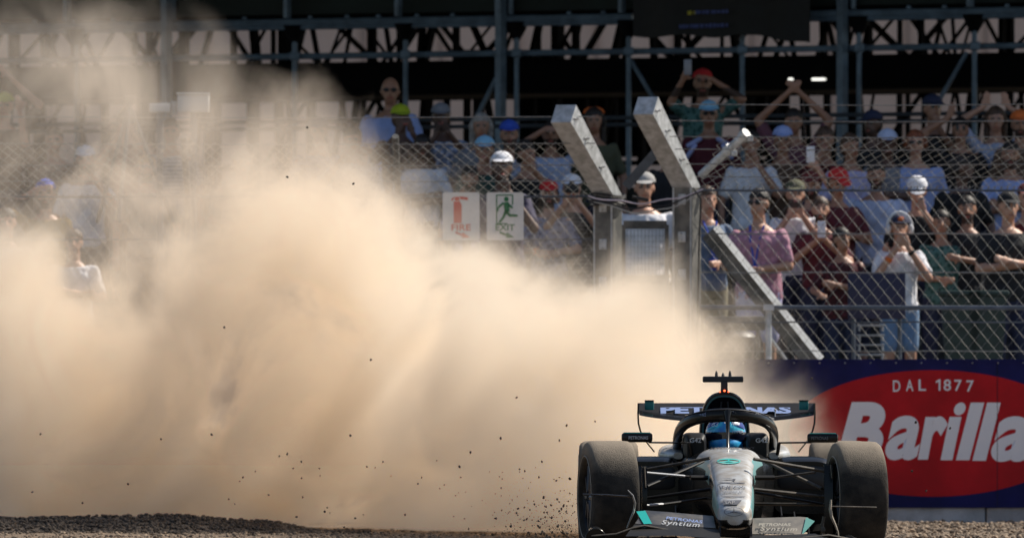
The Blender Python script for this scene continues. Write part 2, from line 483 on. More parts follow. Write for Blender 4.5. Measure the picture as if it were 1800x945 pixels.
gate = empty('fence_gate', (W(1140, 0, 97.6).x, 97.6, 0), 'narrow grey gate with fine grating between the two cranked posts', 'gate')
def f4():
    a = W(1096, 395, 97.6); b = W(1172, 640, 97.6)
    m = MB(); r = .02
    m.box(((a.x + b.x) / 2, 97.6, a.z), (b.x - a.x, .05, .07)); 
    for x in (a.x, b.x): m.box((x, 97.6, (a.z + b.z) / 2), (.035, .045, a.z - b.z))
    m.box(((a.x + b.x) / 2, 97.6, W(0, 490, 97.6).z), (b.x - a.x, .05, .06)); m.box(((a.x + b.x) / 2, 97.6, W(0, 560, 97.6).z), (b.x - a.x, .05, .03))
    m.build('gate_frame', GALV_OLD, gate, smooth=False)
    m = MB(); n = 13
    for i in range(n): x = a.x + (b.x - a.x) * i / (n - 1); m.tube([(x, 97.58, a.z), (x, 97.58, b.z)], .0018, 4)
    for i in range(26): z = b.z + (a.z - b.z) * i / 25; m.tube([(a.x, 97.585, z), (b.x, 97.585, z)], .0015, 4)
    m.build('grating', WIRE, gate)
    A = W(1100, 328, 97.9); B = W(1158, 262, 97.6); t = (B - A).normalized(); nn = Vector((-t.z, 0, t.x))
    m = MB(); m.rings([[p + nn * u + Vector((0, c, 0)) for u, c in ((-.05, 0), (.05, 0), (.05, .1), (-.05, .1))] for p in (A, B)]); m.build('stay_beam', RAIL, gate, smooth=False)
under(gate, f4)

# cables between the two posts
for k, (y0, y1, sag, m_, r, nm, lb) in enumerate([
        (344, 334, 17, CABLE_W, .007, 'cable', 'pale lilac cable, the upper one strung between the cranked posts'),
        (348, 338, 30, mat('cable_grey', (.4, .4, .38), .5), .006, 'cable', 'grey cable sagging lowest between the cranked posts'),
        (350, 336, 22, BLACK, .008, 'cable', 'black cable strung between the cranked posts')]):
    m = MB(); P0 = W(1034, y0, 96.75); P1 = W(1236, y1, 96.75); pts = []
    for i in range(17):
        u = i / 16; p = P0.lerp(P1, u); p.z -= sag / 206 * math.sin(math.pi * u) + .01 * math.sin(u * 17 + k); pts.append(p)
    m.tube(pts, r, 6); o = m.build(nm, m_); tag(o, lb, 'cable')
m = MB()
for k in range(5):
    z = W(0, 343 + k * 4, 97).z
    c = Vector((W(1068, 0, 97).x, 97, z)); pts = [c + Vector((math.cos(a) * .15, math.sin(a) * .15, .012 * math.sin(a * 2 + k))) for a in [2 * math.pi * i / 20 for i in range(21)]]
    m.tube(pts, .008, 6)
m.tube([W(1218, 330, 96.7), W(1232, 350, 96.7), W(1229, 420, 96.8), W(1226, 560, 96.8), W(1224, 640, 96.8)], .008, 6)
tag(m.build('cable_tie', BLACK), 'black cable wound around the left cranked post', 'cable')
m = MB(); p = W(1130, 350, 96.75); m.rbox(p, (.1, .05, .03), .008, Matrix.Rotation(R(12), 3, 'Y')); m.tube([p + Vector((-.09, 0, .02)), p], .012, 8)
tag(m.build('cable_connector', BLACK), 'black connector on the cables between the posts', 'connector')

# signs
SIGNW = mat('sign_white', (.72, .72, .70), .5, var=.05); SRED = mat('sign_red', (.6, .04, .02), .5); SGREEN = mat('sign_green', (.005, .16, .05), .5)
def sign(cx, label, colour, word, pict):
    D = 96.9; a = W(cx - 32.5, 338, D); b = W(cx + 32.5, 422, D); c = (a + b) / 2
    root = empty('safety_sign', c, label, 'sign')
    pw = (b.x - a.x); ph = a.z - b.z; r = .02
    pts = []
    for (sx, sz, a0) in ((1, 1, 0), (-1, 1, 90), (-1, -1, 180), (1, -1, 270)):
        for k in range(5):
            t = R(a0 + k * 22.5); pts.append((sx * (pw / 2 - r) + r * math.cos(t), sz * (ph / 2 - r) + r * math.sin(t)))
    m = MB(); m.prism(pts, (0, 0, 0), (1, 0, 0), (0, 0, 1), (0, .004, 0)); m.build('sign_plate', SIGNW, root, False)
    s = 1 / 206.
    def fl(P, h=0.):  # polygons in photo pixels from the plate centre
        mm.prism([(x * s, -y * s) for x, y in P], (0, -.0015 - h, 0), (1, 0, 0), (0, 0, 1), (0, -.001, 0))
    mm = MB()
    if pict == 'fire':
        fl([(-13, -26), (-2, -26), (1, -20), (1, 12), (-13, 12), (-13, -20)]); fl([(-11, -34), (-3, -34), (-3, -27), (-11, -27)])
        fl([(-2, -35), (12, -33), (12, -28), (-2, -30)], .002); fl([(-17, -30), (-12, -34), (-12, -31), (-16, -27)], .002)
    else:
        for P in ([(-16, -38), (14, -38), (14, -36), (-16, -36)], [(-16, -36), (-14, -36), (-14, 14), (-16, 14)], [(12, -36), (14, -36), (14, -20), (12, -20)], [(-14, 12), (4, 12), (4, 14), (-14, 14)]): fl(P)
        fl([(2 + 4.3 * math.cos(k * .5236), -30 + 4.3 * math.sin(k * .5236)) for k in range(12)], .002)
        for P in ([(-3, -24), (6, -25), (8, -8), (-1, -8)], [(-2, -22), (-11, -14), (-13, -17), (-4, -25)], [(-11, -14), (-12, -8), (-15, -9), (-14, -16)], [(6, -23), (14, -16), (12, -13), (5, -18)],
                  [(3, -10), (9, -4), (22, -3), (22, 1), (7, 1), (0, -7)], [(-1, -10), (4, -8), (-2, 4), (-9, 12), (-12, 10), (-5, 1)]): fl(P, .003)
    ar = [(-10, 26), (2, 31), (3, 28), (16, 37), (1, 38), (2, 35), (-10, 30)]
    fl(ar)
    mm.build('pictogram', colour, root, False)
    link('lettering', text_mesh(word, (-17 * s, 17 * s, -25 * s, -14 * s), -.0015, bold=.02), colour, root, False)
sign(810.5, 'white FIRE sign with a red extinguisher picture, beside the EXIT sign', SRED, 'FIRE', 'fire')
sign(888, 'white EXIT sign with a green running man, on the fence', SGREEN, 'EXIT', 'exit')

# ------------------------------------------------------------------ grandstand
gs = empty('grandstand', (0, 124, 0), 'dark scaffold grandstand with steel posts and beams tinted blue by the sky behind the crowd', 'grandstand')
def GD(px): return 126 - 5 * px / 1800
def G(px, z, dy=0):
    D = GD(px) + dy; return Vector(((px - 900) * GD(px) / 20000, D - 124, z))
Z1, Z2 = 5.24, 4.87
def zat(px, py): return CAM_H + (753 - py) * GD(px) / 20000
def beam(name, a, b, r, m=SCAFF, square=False, n=8):
    q = MB(); q.tube([a, b], r, 4 if square else n, up=(0, 1, .001) if abs((b - a).normalized().y) < .8 else None)
    return q.build(name, m, gs, smooth=not square)
for z, r in ((Z1, .042), (Z1 - .055, .025)):
    beam('ledger_beam', G(-60, z), G(1112, z), r)
    beam('ledger_beam', G(1420, z), G(1860, z), r)
beam('ledger_beam', G(-60, Z2), G(878, Z2), .033); beam('ledger_beam', G(892, Z2), G(1860, Z2), .033)
for px in (293, 880, 1480): beam('main_post', G(px, 1.0, -.1), G(px, 26, -.1), .062, square=True, m=SCAFF); 
for px in (135, 518, 713, 908, 1105, 1305, 1510, 1713):
    beam('post', G(px, 1.0), G(px, Z1 - .18), .029)
    q = MB(); c = G(px, Z1 - .14, .02); q.tube([c + Vector((0, 0, .11)), c + Vector((0, 0, .02)), c + Vector((0, 0, -.10))], [.13, .10, .03], 8); q.build('post_head', DARKST, gs)
for px in (118, 505, 700, 1093, 1705): beam('fascia_post', G(px, Z1 + .05, -.06), G(px, 9, -.06), .042, square=True)
for px in (305, 898, 1500): beam('fascia_post', G(px, Z1 + .05, -.03), G(px, 9, -.03), .03)
for px, z in [(880, Z2), (908, Z2), (1480, Z2), (518, Z2), (713, Z2), (1105, Z2), (1305, Z2), (1510, Z2), (1713, Z2)]:
    q = MB(); q.rbox(G(px, z, -.08), (.11, .1, .09), .012); q.build('coupler', SCAFF, gs)
for a, b in (((1110, 108), (1150, 175)), ((1700, 92), (1652, 175)), ((872, 138), (838, 205))):
    beam('diagonal_brace', G(a[0], zat(*a), .05), G(b[0], zat(*b), .05), .024)
q = MB()
for a, b in ((-60, 115), (121, 288), (312, 502), (508, 697), (703, 873), (902, 1090), (1096, 1474), (1505, 1702), (1708, 1860)):
    A = G(a, Z1 + .09, .07); B = G(b, Z1 + .09, .07)
    f = MB(); f.rings([[A, B, B + Vector((0, 0, 4)), A + Vector((0, 0, 4))], [p + Vector((0, .04, 0)) for p in (A, B, B + Vector((0, 0, 4)), A + Vector((0, 0, 4)))]]); f.build('fascia_panel', FASC, gs, smooth=False)
# clips along the ledger
for px in (62, 130, 200, 430, 545, 610, 665, 733, 795, 1000, 1060, 1180, 1597, 1660, 1770):
    q = MB(); q.rbox(G(px, Z1 + .055, -.02), (.05, .05, .035), .008); q.build('clip', SCAFF, gs)
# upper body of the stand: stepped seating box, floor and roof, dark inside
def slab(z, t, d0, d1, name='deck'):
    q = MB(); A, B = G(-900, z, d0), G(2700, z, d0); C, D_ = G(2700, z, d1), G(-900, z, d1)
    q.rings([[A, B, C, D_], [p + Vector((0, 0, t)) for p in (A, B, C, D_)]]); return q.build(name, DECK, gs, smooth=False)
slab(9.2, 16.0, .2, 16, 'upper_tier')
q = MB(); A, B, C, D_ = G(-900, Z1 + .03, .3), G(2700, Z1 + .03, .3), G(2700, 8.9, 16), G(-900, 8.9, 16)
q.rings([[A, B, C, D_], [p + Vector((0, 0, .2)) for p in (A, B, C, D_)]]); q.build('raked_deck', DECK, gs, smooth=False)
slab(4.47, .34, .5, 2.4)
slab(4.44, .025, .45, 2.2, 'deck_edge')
rnd = random.Random(5)
def truss(y0, z0, z1, dens, thick):
    px = -60
    while px < 1860:
        stp = rnd.uniform(26, 95)
        kind = rnd.random()
        A = G(px, z0, y0); B = G(px + rnd.uniform(-75, 75), z1, y0)
        if kind < .45: B = G(px, z1, y0)
        q = MB(); q.tube([A, B], rnd.uniform(*thick), 4); q.build('truss_member', DARKST, gs, smooth=False)
        if kind > .7:
            q = MB(); q.tube([A, G(px + 60, z1, y0 + .05)], rnd.uniform(*thick) * .7, 4); q.build('truss_member', DARKST, gs, smooth=False)
        px += stp / dens
truss(2.6, 4.7, 5.7, 1.0, (.02, .05)); truss(4.2, 4.7, 6.0, .7, (.015, .035)); truss(6.0, 4.7, 6.3, .6, (.03, .08))
truss(2.9, 2.2, 4.6, .8, (.02, .05)); truss(4.5, 2.4, 4.8, .6, (.015, .035)); truss(6.5, 2.4, 5.0, .8, (.03, .08))
def lattice(dy, za, zb, pitch, r, seed):
    rr = random.Random(seed); px = -60; k = 0
    while px < 1860:
        w_ = pitch * rr.uniform(.75, 1.5)
        if rr.random() < .78:
            q = MB(); q.tube([G(px, za if k % 2 else zb, dy), G(px + w_, zb if k % 2 else za, dy)], r * rr.uniform(.7, 1.3), 4); q.build('lattice_brace', DARKST, gs, smooth=False)
        px += w_; k += 1
    for z in (za, zb):
        q = MB(); q.tube([G(-60, z, dy), G(1860, z, dy)], r * 1.2, 4); q.build('lattice_chord', DARKST, gs, smooth=False)
lattice(3.4, 4.86, 5.42, 62, .022, 1); lattice(8.0, 5.0, 5.75, 85, .035, 2)
lattice(3.6, 3.75, 4.5, 70, .024, 3)
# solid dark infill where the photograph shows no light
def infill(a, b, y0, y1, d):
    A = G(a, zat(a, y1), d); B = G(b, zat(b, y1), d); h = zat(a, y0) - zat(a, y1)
    q = MB(); q.rings([[A, B, B + Vector((0, 0, h)), A + Vector((0, 0, h))], [p + Vector((0, .1, 0)) for p in (A, B, B + Vector((0, 0, h)), A + Vector((0, 0, h)))]]); q.build('dark_infill', DECK, gs, smooth=False)
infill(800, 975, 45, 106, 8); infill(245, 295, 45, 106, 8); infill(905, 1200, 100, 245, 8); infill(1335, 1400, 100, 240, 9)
q = MB(); q.box((0, -5.3, 8.4), (46, 22.4, .3)); q.build('sky_blocker', DECK, gs, False)  # unseen slab added to keep sky light and sun off the crowd
# railings in front of the stand
for z in (zat(900, 232), zat(900, 220)):
    beam('guard_rail', G(-60, z - .03, -3.5), G(1860, z - .03, -3.5), .022, RAIL)
# lamps under the deck
LAMP = mat('lamp_glow', (1, 1, 1), .4, emit=(1, .98, .9), estr=1.1)
for px, wd in ((1443, .08), (1391, .015)):
    q = MB(); q.capsule(G(px, zat(px, 138), .3) + Vector((-wd, 0, 0)), G(px, zat(px, 138), .3) + Vector((wd, 0, 0)), .014, .014, 8, 3); q.build('lamp', LAMP, gs)

BANN = mat('stand_banner_black', (.008, .010, .016), .6, var=.2)
bn = empty('banner', (0, 120, 0), 'black cloth banner with two short rows of blue marks on the grandstand', 'banner')
q = MB(); rows = []
n = 24
top = []; bot = []
for i in range(n + 1):
    px = 1113 + (1424 - 1113) * i / n
    yb = 64 - 8 * math.sin(max(0, (px - 1260) / 160) * 1.2) + 3 * math.sin(i * .7) if px < 1290 else 58 + (px - 1290) * .14 + 2 * math.sin(i)
    a = W(px, yb, GD(px) - .35 + .04 * math.sin(i * 1.1)); b = W(px, -60, GD(px) - .35 + .03 * math.sin(i * .9))
    a.y -= 120; b.y -= 120; bot.append(a); top.append(b)
q.rings([bot, top, [p + Vector((0, .015, 0)) for p in top], [p + Vector((0, .015, 0)) for p in bot]], close=False, caps=False)
q.build('banner_cloth', BANN, bn)
BMARK = mat('banner_blue_mark', (.09, .13, .42), .6); YM = mat('banner_yellow_mark', (.6, .55, .05), .6)
def bmarks(x0, x1, y, h, m, seed):
    rr = random.Random(seed); q = MB(); x = x0
    while x < x1:
        ww = rr.uniform(3, 7); p = W(x, y - (x - x0) * .03, GD(x) - .43); q.box(p - Vector((0, 120, 0)), (ww * .006, .004, h * rr.uniform(.7, 1) * .006)); x += ww + 1.6
    q.build('lettering', m, bn, False)
bmarks(1224, 1282, 22, 7, BMARK, 1); bmarks(1212, 1222, 23, 7, YM, 2); bmarks(1196, 1282, 47, 8, BMARK, 3)

# pale building far beyond the stand
PALE = mat('pale_wall', (.62, .50, .44), .9, var=.06, scale=.8, bump=.1, bscale=3)
pb = empty('building', (0, 168, 0), 'long pale pinkish building seen through the gaps under the grandstand', 'building')
q = MB(); q.box((0, 3, 4.5), (60, 6, 9)); q.build('wall', PALE, pb, False)
q = MB()
for k in range(28): q.box((-16 + k * 1.15, -.02, 4.6), (.05, .05, 9))
q.build('wall_rib', mat('rib', (.42, .33, .29), .9), pb, False)
q = MB(); q.box((0, 3, 9.1), (61, 7, .2)); q.build('roof', mat('roof_grey', (.3, .3, .3), .8), pb, False)

# ------------------------------------------------------------------ people
SKINS = [mat('skin_fair', (.50, .27, .18), .5, var=.08, scale=12), mat('skin_tan', (.36, .18, .11), .5, var=.08, scale=12), mat('skin_brown', (.12, .06, .04), .5, var=.08)]
EYE = mat('eye_socket_dark', (.02, .015, .012), .3); BEARD = mat('beard', (.07, .04, .028), .7); LIP = mat('lip', (.36, .10, .08), .5)
HAIRS = {'dark': mat('hair_dark', (.018, .012, .009), .6, var=.4, scale=30), 'brown': mat('hair_brown', (.07, .035, .018), .6, var=.4, scale=30),
         'red': mat('hair_red', (.22, .06, .02), .6, var=.4, scale=30), 'grey': mat('hair_grey', (.3, .27, .24), .7, var=.3, scale=30), 'blond': mat('hair_blond', (.42, .24, .09), .6, var=.3, scale=30)}
def cloth(name, c, var=.12, scale=6): return mat('cloth_' + name, c, .85, 0, var=var, scale=scale, bump=.25, bscale=25)
def printed(nm, c, seed, amt=.8):
    """cloth with a printed pattern of its own"""
    k = int(seed) % 3
    c2 = tuple(min(.8, x * (1 + amt) + .05 * amt) for x in c) if k != 1 else tuple(x * (1 - amt * .7) for x in c)
    m = cloth('print_%s_%d' % (nm, k), c)
    N = m.node_tree.nodes; L = m.node_tree.links; b = N['Principled BSDF']
    if 'done' in m: return m
    tc = N.new('ShaderNodeTexCoord'); t = N.new('ShaderNodeTexWave' if k == 0 else 'ShaderNodeTexVoronoi')
    t.inputs['Scale'].default_value = 9 if k == 0 else 22
    if k == 0: t.bands_direction = 'Z'
    L.new(tc.outputs['Object'], t.inputs['Vector']); r = N.new('ShaderNodeValToRGB'); L.new(t.outputs['Color' if k == 0 else 'Distance'], r.inputs[0])
    r.color_ramp.interpolation = 'CONSTANT'; e = r.color_ramp.elements; e[0].color = (*c, 1); e[1].position = .55 if k == 0 else .42; e[1].color = (*c2, 1)
    L.new(r.outputs[0], b.inputs['Base Color']); m['done'] = 1
    return m
POSES = {  # elbow, wrist, hand target for right(+x) ; None copies mirrored
 'down': ((.27, .03, 1.13), (.27, -.07, .89)),
 'phone': ((.27, -.16, 1.24), (.07, -.34, 1.50)),
 'face': ((.25, -.17, 1.18), (.055, -.21, 1.46)),
 'cross': ((.27, -.08, 1.14), (-.06, -.22, 1.17)),
 'up': ((.33, -.03, 1.66), (.05, -.10, 1.92)),
 'brow': ((.36, -.12, 1.50), (.08, -.16, 1.68)),
 'rail': ((.28, -.05, 1.15), (.22, -.36, 1.10)),
 'head': ((.36, -.02, 1.62), (.12, -.02, 1.76)),
 'high': ((.26, -.12, 1.62), (.30, -.20, 1.90)),
 'folded': ((.27, -.06, 1.13), (.02, -.25, 1.10)),
 'overl': ((.29, -.12, 1.47), (.19, -.22, 1.66)), 'overr': ((.25, -.16, 1.52), (.06, -.20, 1.80)),
 'clap': ((.27, -.14, 1.16), (.03, -.33, 1.36)),
}
def hand(mb, wr, d, side, s=1.):
    """palm, four bent fingers and a thumb from the wrist along d"""
    d = d.normalized(); x = d.cross(Vector((0, -1, .2))).normalized(); n = x.cross(d).normalized()
    palm = wr + d * .05 * s
    mb.ellip(palm, (.040 * s, .017 * s, .052 * s), Matrix((x, n, d)).transposed(), 10, 6)
    for k, (o, L) in enumerate(((-.030, .062), (-.010, .074), (.010, .070), (.029, .054))):
        b = palm + x * o * s + d * .035 * s; m_ = b + d * L * .55 * s + n * .004; e = m_ + d * L * .42 * s - n * .022 * s
        mb.capsule(b, m_, .0095 * s, .009 * s, 8, 2); mb.capsule(m_, e, .009 * s, .0078 * s, 8, 2)
    b = palm - x * side * .025 * s - d * .02 * s
    mb.capsule(b, b - x * side * .035 * s + d * .03 * s, .011 * s, .010 * s, 8, 2)
    mb.capsule(b - x * side * .035 * s + d * .03 * s, b - x * side * .035 * s + d * .062 * s - n * .01, .010 * s, .0085 * s, 8, 2)

def torso(mb, g, z0, z1, b=1.):
    prof = [(.80, .14, .10), (.86, .165, .115), (.93, .170, .120), (1.02, .150, .105), (1.12, .150, .110), (1.24, .165, .12), (1.32, .175, .118), (1.375, .165, .10), (1.425, .12, .08), (1.47, .07, .062)]
    rings = []
    for z, a, c in prof:
        if z < z0 or z > z1: continue
        rings.append([Vector((math.cos(t) * (a * b + g), math.sin(t) * (c * b + g), z)) for t in [2 * math.pi * k / 20 for k in range(20)]])
    mb.rings(rings)

def person(px, py, label, pose=('down', 'down'), shirt='white', skin=0, head=None, hair='dark', trousers=None, short=True, yaw=0., H=1.72, b=1., glasses=False, tilt=0., D=None, turn=0., extras=(), group=None, bare=False, lean=0.):
    """a spectator whose head centre shows at px, py in the photograph and whose feet stand on the bank"""
    s = H / 1.75 * 1.065
    k = (753 - py) / 20000
    if D is None:
        D = (SLOPE0 - SLOPE * 104 - CAM_H + 1.63 * s) / (k - SLOPE)
        D = max(99.5, min(117.5, D))
    hz = CAM_H + k * D
    fz = hz - 1.63 * s
    root = empty('person', (W(px, py, D).x, D, fz), label, 'person', group, R(yaw))
    voxel = .013 if D < 107 else .0155
    mb = MB()
    torso(mb, 0, .8, 1.5, b)
    mb.capsule((0, .012, 1.42), (0, -.005, 1.56), .056, .052)
    sh = [(sx * .172 * b, 0, 1.385) for sx in (-1, 1)]
    hr = Matrix.Rotation(R(turn), 3, 'Z') @ Matrix.Rotation(R(-tilt), 3, 'X')
    hc = Vector((0, -.015, 1.645))
    def hp(x, y, z): return hc + hr @ Vector((x, y, z))
    mb.ellip(hp(0, .012, .02), (.077, .096, .104), hr, 18, 12)
    mb.ellip(hp(0, -.028, -.045), (.056, .064, .068), hr, 16, 10)
    mb.capsule(hp(0, -.088, .012), hp(0, -.108, -.022), .010, .015, 8, 2)
    for sx in (-1, 1):
        mb.ellip(hp(sx * .079, .012, -.005), (.010, .018, .030), hr, 8, 6)
        mb.capsule((sx * .09, 0, .90), (sx * .10, -.03, .50), .088 * b, .056)
        mb.capsule((sx * .10, -.03, .50), (sx * .11, .01, .09), .056, .036)
        mb.capsule((sx * .11, .02, .045), (sx * .12, -.17, .03), .042, .034)
    arms = []
    for i, sx in enumerate((-1, 1)):
        el, wr = POSES[pose[i]]
        el = Vector((el[0] * sx, el[1], el[2])); wr = Vector((wr[0] * sx, wr[1], wr[2] + (.03 if (pose[i] == 'cross' and i) else 0)))
        S_ = Vector(sh[i])
        mb.capsule(S_, el, .052, .040); mb.capsule(el, wr, .041, .027)
        d = (wr - el)
        if pose[i] in ('phone', 'face', 'head'): d = Vector((-sx * .35, -.1, 1))
        if pose[i] == 'brow': d = Vector((-sx, -.15, .15))
        hand(mb, wr, d, sx); arms.append((S_, el, wr, d.normalized()))
    me = remesh(mb, voxel * s * 1.0, 1)
    me.materials.append(SKINS[skin]); me.materials.append(EYE); me.materials.append(LIP); me.materials.append(BEARD)
    beard = int(px * 3 + py * 5) % 3 == 0 and 'long' not in extras and 'phones' not in str(head)
    ir = hr.inverted()
    for p in me.polygons:
        q = ir @ (p.center - hc)
        if q.y < -.05 and abs(q.z - .012) < .009 and abs(abs(q.x) - .030) < .0145: p.material_index = 1  # eye spot enlarged, socket shade is put into the colour
        elif q.y < -.05 and abs(q.z - .036) < .005 and abs(abs(q.x) - .030) < .018: p.material_index = 1
        elif beard and q.z < -.040 and q.y < .01 and q.z > -.125 and not (abs(q.z + .062) < .007 and abs(q.x) < .02): p.material_index = 3
        elif q.y < -.06 and abs(q.z + .062) < .007 and abs(q.x) < .022: p.material_index = 2
    me.polygons.foreach_set('use_smooth', [True] * len(me.polygons))
    body = bpy.data.objects.new('body', me); sc.collection.objects.link(body); body.parent = root
    parts = [body]
    # shirt
    if not bare:
        cm = shirt if not isinstance(shirt, str) else cloth(shirt, SH[shirt])
        kk = int(px * 7 + py) % 5
        if kk == 0 and isinstance(shirt, str) and shirt not in ('white', 'pink'): cm = printed(shirt, SH[shirt], px)
        if shirt == 'pink': cm = printed('pink', SH['pink'], 4, .35)
        mb = MB(); torso(mb, .016, .84, 1.46, b)
        for S_, el, wr, d in arms:
            e = S_.lerp(el, .74) if short else el.lerp(wr, .8)
            if short: mb.capsule(S_, e, .060, .058, 12, 3)
            else: mb.capsule(S_, el, .060, .053); mb.capsule(el, e, .054, .042, 12, 2)
        m2 = remesh(mb, .016, 1)
        sd = Vector((px * .1, py * .1, 0))
        m2.update()
        for v in m2.vertices: v.co += v.normal * (.014 * noise.noise(v.co * 8 + sd) + .011 * noise.noise(Vector((v.co.x * 26, v.co.y * 26, v.co.z * 13)) + sd))
        parts.append(link('shirt', m2, cm, root))
    # trousers
    tm = cloth('navy', SH['navy']) if trousers is None else cloth(trousers[0], SH[trousers[0]])
    low = .52 if (trousers and trousers[1] == 'short') else .12
    mb = MB(); torso(mb, .014, .8, .95, b)
    for sx in (-1, 1):
        mb.capsule((sx * .09, 0, .90), (sx * .10, -.025, max(.55, low)), .100 * b, .080, 12, 2)
        if low < .5: mb.capsule((sx * .10, -.03, .52), (sx * .11, .01, .13), .075, .055, 12, 2)
    parts.append(link('shorts' if low > .5 else 'trousers', remesh(mb, .02, 1), tm, root))
    # hair and hats
    hm = HAIRS.get(hair)
    if hm:
        mb = MB(); mb.ellip(hp(0, .018, .032), (.086, .100, .104), hr, 20, 10, lo=.05)
        mb.ellip(hp(0, .038, -.005), (.083, .080, .085), hr, 16, 8)
        if hair == 'red' or 'long' in extras:
            for a in range(9):
                t = a / 8 * math.pi; mb.ellip(hp(math.cos(t) * .085, .02 + .03 * math.sin(t), .02 + .06 * math.sin(t) - .02), (.035, .04, .045), None, 8, 6)
            if 'long' in extras:
                for sx in (-1, 1): mb.capsule(hp(sx * .075, .03, 0), hp(sx * .085, .04, -.20), .034, .028)
        m3 = remesh(mb, .014, 1)
        for v in m3.vertices: v.co += v.normal * (.008 * noise.noise(v.co * 40))
        parts.append(link('hair', m3, hm, root))
    if head:
        kind, col = head
        hm2 = cloth(col, SH[col])
        if kind == 'cap':
            mb = MB(); mb.ellip(hp(0, .014, .052), (.093, .108, .088), hr, 20, 8, lo=.0)
            mb.ellip(hp(0, -.105, .052), (.070, .075, .008), hr @ Matrix.Rotation(R(14), 3, 'X'), 16, 4)
            mb.ellip(hp(0, .014, .138), (.010, .010, .006), hr, 8, 4)
            parts.append(mb.build('cap', hm2, root))
        elif kind == 'bucket':
            mb = MB(); mb.ellip(hp(0, .014, .05), (.090, .104, .092), hr, 20, 8, lo=.0); mb.ellip(hp(0, .01, .045), (.150, .160, .010), hr, 20, 4)
            parts.append(mb.build('hat', hm2, root))
        elif kind == 'band':
            mb = MB(); mb.tube([hp(math.cos(t) * .090, .014 + math.sin(t) * .03 , .075 + .05 * math.sin(t)) for t in [math.pi * i / 12 for i in range(13)]], .012, 6)
            parts.append(mb.build('headband', hm2, root))
        elif kind == 'phones':
            mb = MB(); mb.tube([hp(math.cos(t) * .112, .012, .01 + math.sin(t) * .135) for t in [math.pi * i / 16 for i in range(17)]], .017, 8)
            for sx in (-1, 1): mb.ellip(hp(sx * .104, .012, -.005), (.030, .042, .050), hr, 14, 8)
            parts.append(mb.build('ear_defenders', hm2, root))
            mb = MB(); mb.ellip(hp(0, .014, .05), (.092, .106, .088), hr, 20, 8, lo=.0); mb.ellip(hp(0, -.10, .05), (.066, .05, .008), hr, 16, 4)
            parts.append(mb.build('cap', cloth('navy', SH['navy']), root))
            mb = MB(); mb.ellip(hp(0, -.086, .085), (.028, .012, .022), hr, 12, 6); parts.append(mb.build('cap_badge', cloth('orange', SH['orange']), root))
    if glasses:
        mb = MB()
        for sx in (-1, 1):
            mb.ellip(hp(sx * .032, -.090, .012), (.026, .008, .019), hr, 12, 6); mb.tube([hp(sx * .058, -.085, .016), hp(sx * .080, .0, .012)], .003, 5)
        mb.tube([hp(-.03, -.094, .016), hp(.03, -.094, .016)], .003, 5)
        parts.append(mb.build('sunglasses', BLACK, root))
    if 'lanyard' in extras:
        mb = MB(); mb.tube([(-.06, -.06, 1.47), (-.04, -.135, 1.36), (0, -.145, 1.14)], .007, 6, flat=(1.4, .5)); mb.tube([(.06, -.06, 1.47), (.04, -.135, 1.36), (0, -.145, 1.14)], .007, 6, flat=(1.4, .5)); mb.rbox((0, -.148, 1.09), (.07, .008, .10), .003)
        parts.append(mb.build('lanyard', cloth('royal', SH['royal']), root))
    if 'wrist' in extras:
        S_, el, wr, d = arms[0]; mb = MB(); c = el.lerp(wr, .62); t = (wr - el).normalized(); mb.tube([c - t * .018, c + t * .018], .037, 12); parts.append(mb.build('wristband', cloth('orange', SH['orange']), root))
        S_, el, wr, d = arms[1]; mb = MB(); c = el.lerp(wr, .85); t = (wr - el).normalized(); mb.tube([c - t * .014, c + t * .014], .035, 12); parts.append(mb.build('watch', BLACK, root))
    if 'stripes' in extras:
        for sx in (-1, 1):
            for o in (0, .065):
                mb = MB(); mb.capsule((sx * (.085 + o * .7), -.128 + o * .2, 1.42 - o), (sx * (.19 + o * .25), -.098 + o * .35, 1.36 - o * 1.7), .022, .022, 8, 3)
                parts.append(mb.build('shirt_stripe', cloth('palestripe', (.42, .46, .75)), root))
    for o in parts: o.scale = (s, s, s)
    if lean: root.rotation_euler = (R(lean), 0, R(yaw))
    root['hand'] = 0
    del root['hand']
    if 'phone' in extras or 'camera' in extras:
        S_, el, wr, d = arms[0 if 'left' in extras else 1]
        c = (wr + d * .12) * s + Vector((0, -.02, .03))
        if 'both' in extras: c.x = 0
        c = Matrix.Rotation(R(yaw), 3, 'Z') @ c + root.location
        mb = MB()
        if 'camera' in extras:
            mb.rbox((0, 0, 0), (.13, .06, .085), .012); mb.tube([(0, -.03, 0), (0, -.11, 0)], [.032, .038], 14); mb.rbox((0, .0, .05), (.05, .05, .025), .008)
            o = mb.build('camera_body', BLACK); tag(o, 'black camera at the left cranked post' if px > 500 else 'black camera in the dust by the tripod', 'camera')
        else:
            mb.rbox((0, 0, 0), (.075, .009, .152), .004); mb.rbox((.02, -.006, .05), (.025, .004, .03), .0015)
            o = mb.build('phone', mat('phone_case_grey' if px < 1300 else 'phone_case_white', (.30, .30, .33) if px < 1300 else (.75, .76, .8), .3)); tag(o, 'grey phone held overhead by the person in the red cap and green top' if px < 1300 else 'white phone held overhead by the person in the dark red cap' if px < 1430 else 'white phone held at the chest of the person in maroon and yellow', 'phone')
        o.location = c
    return root
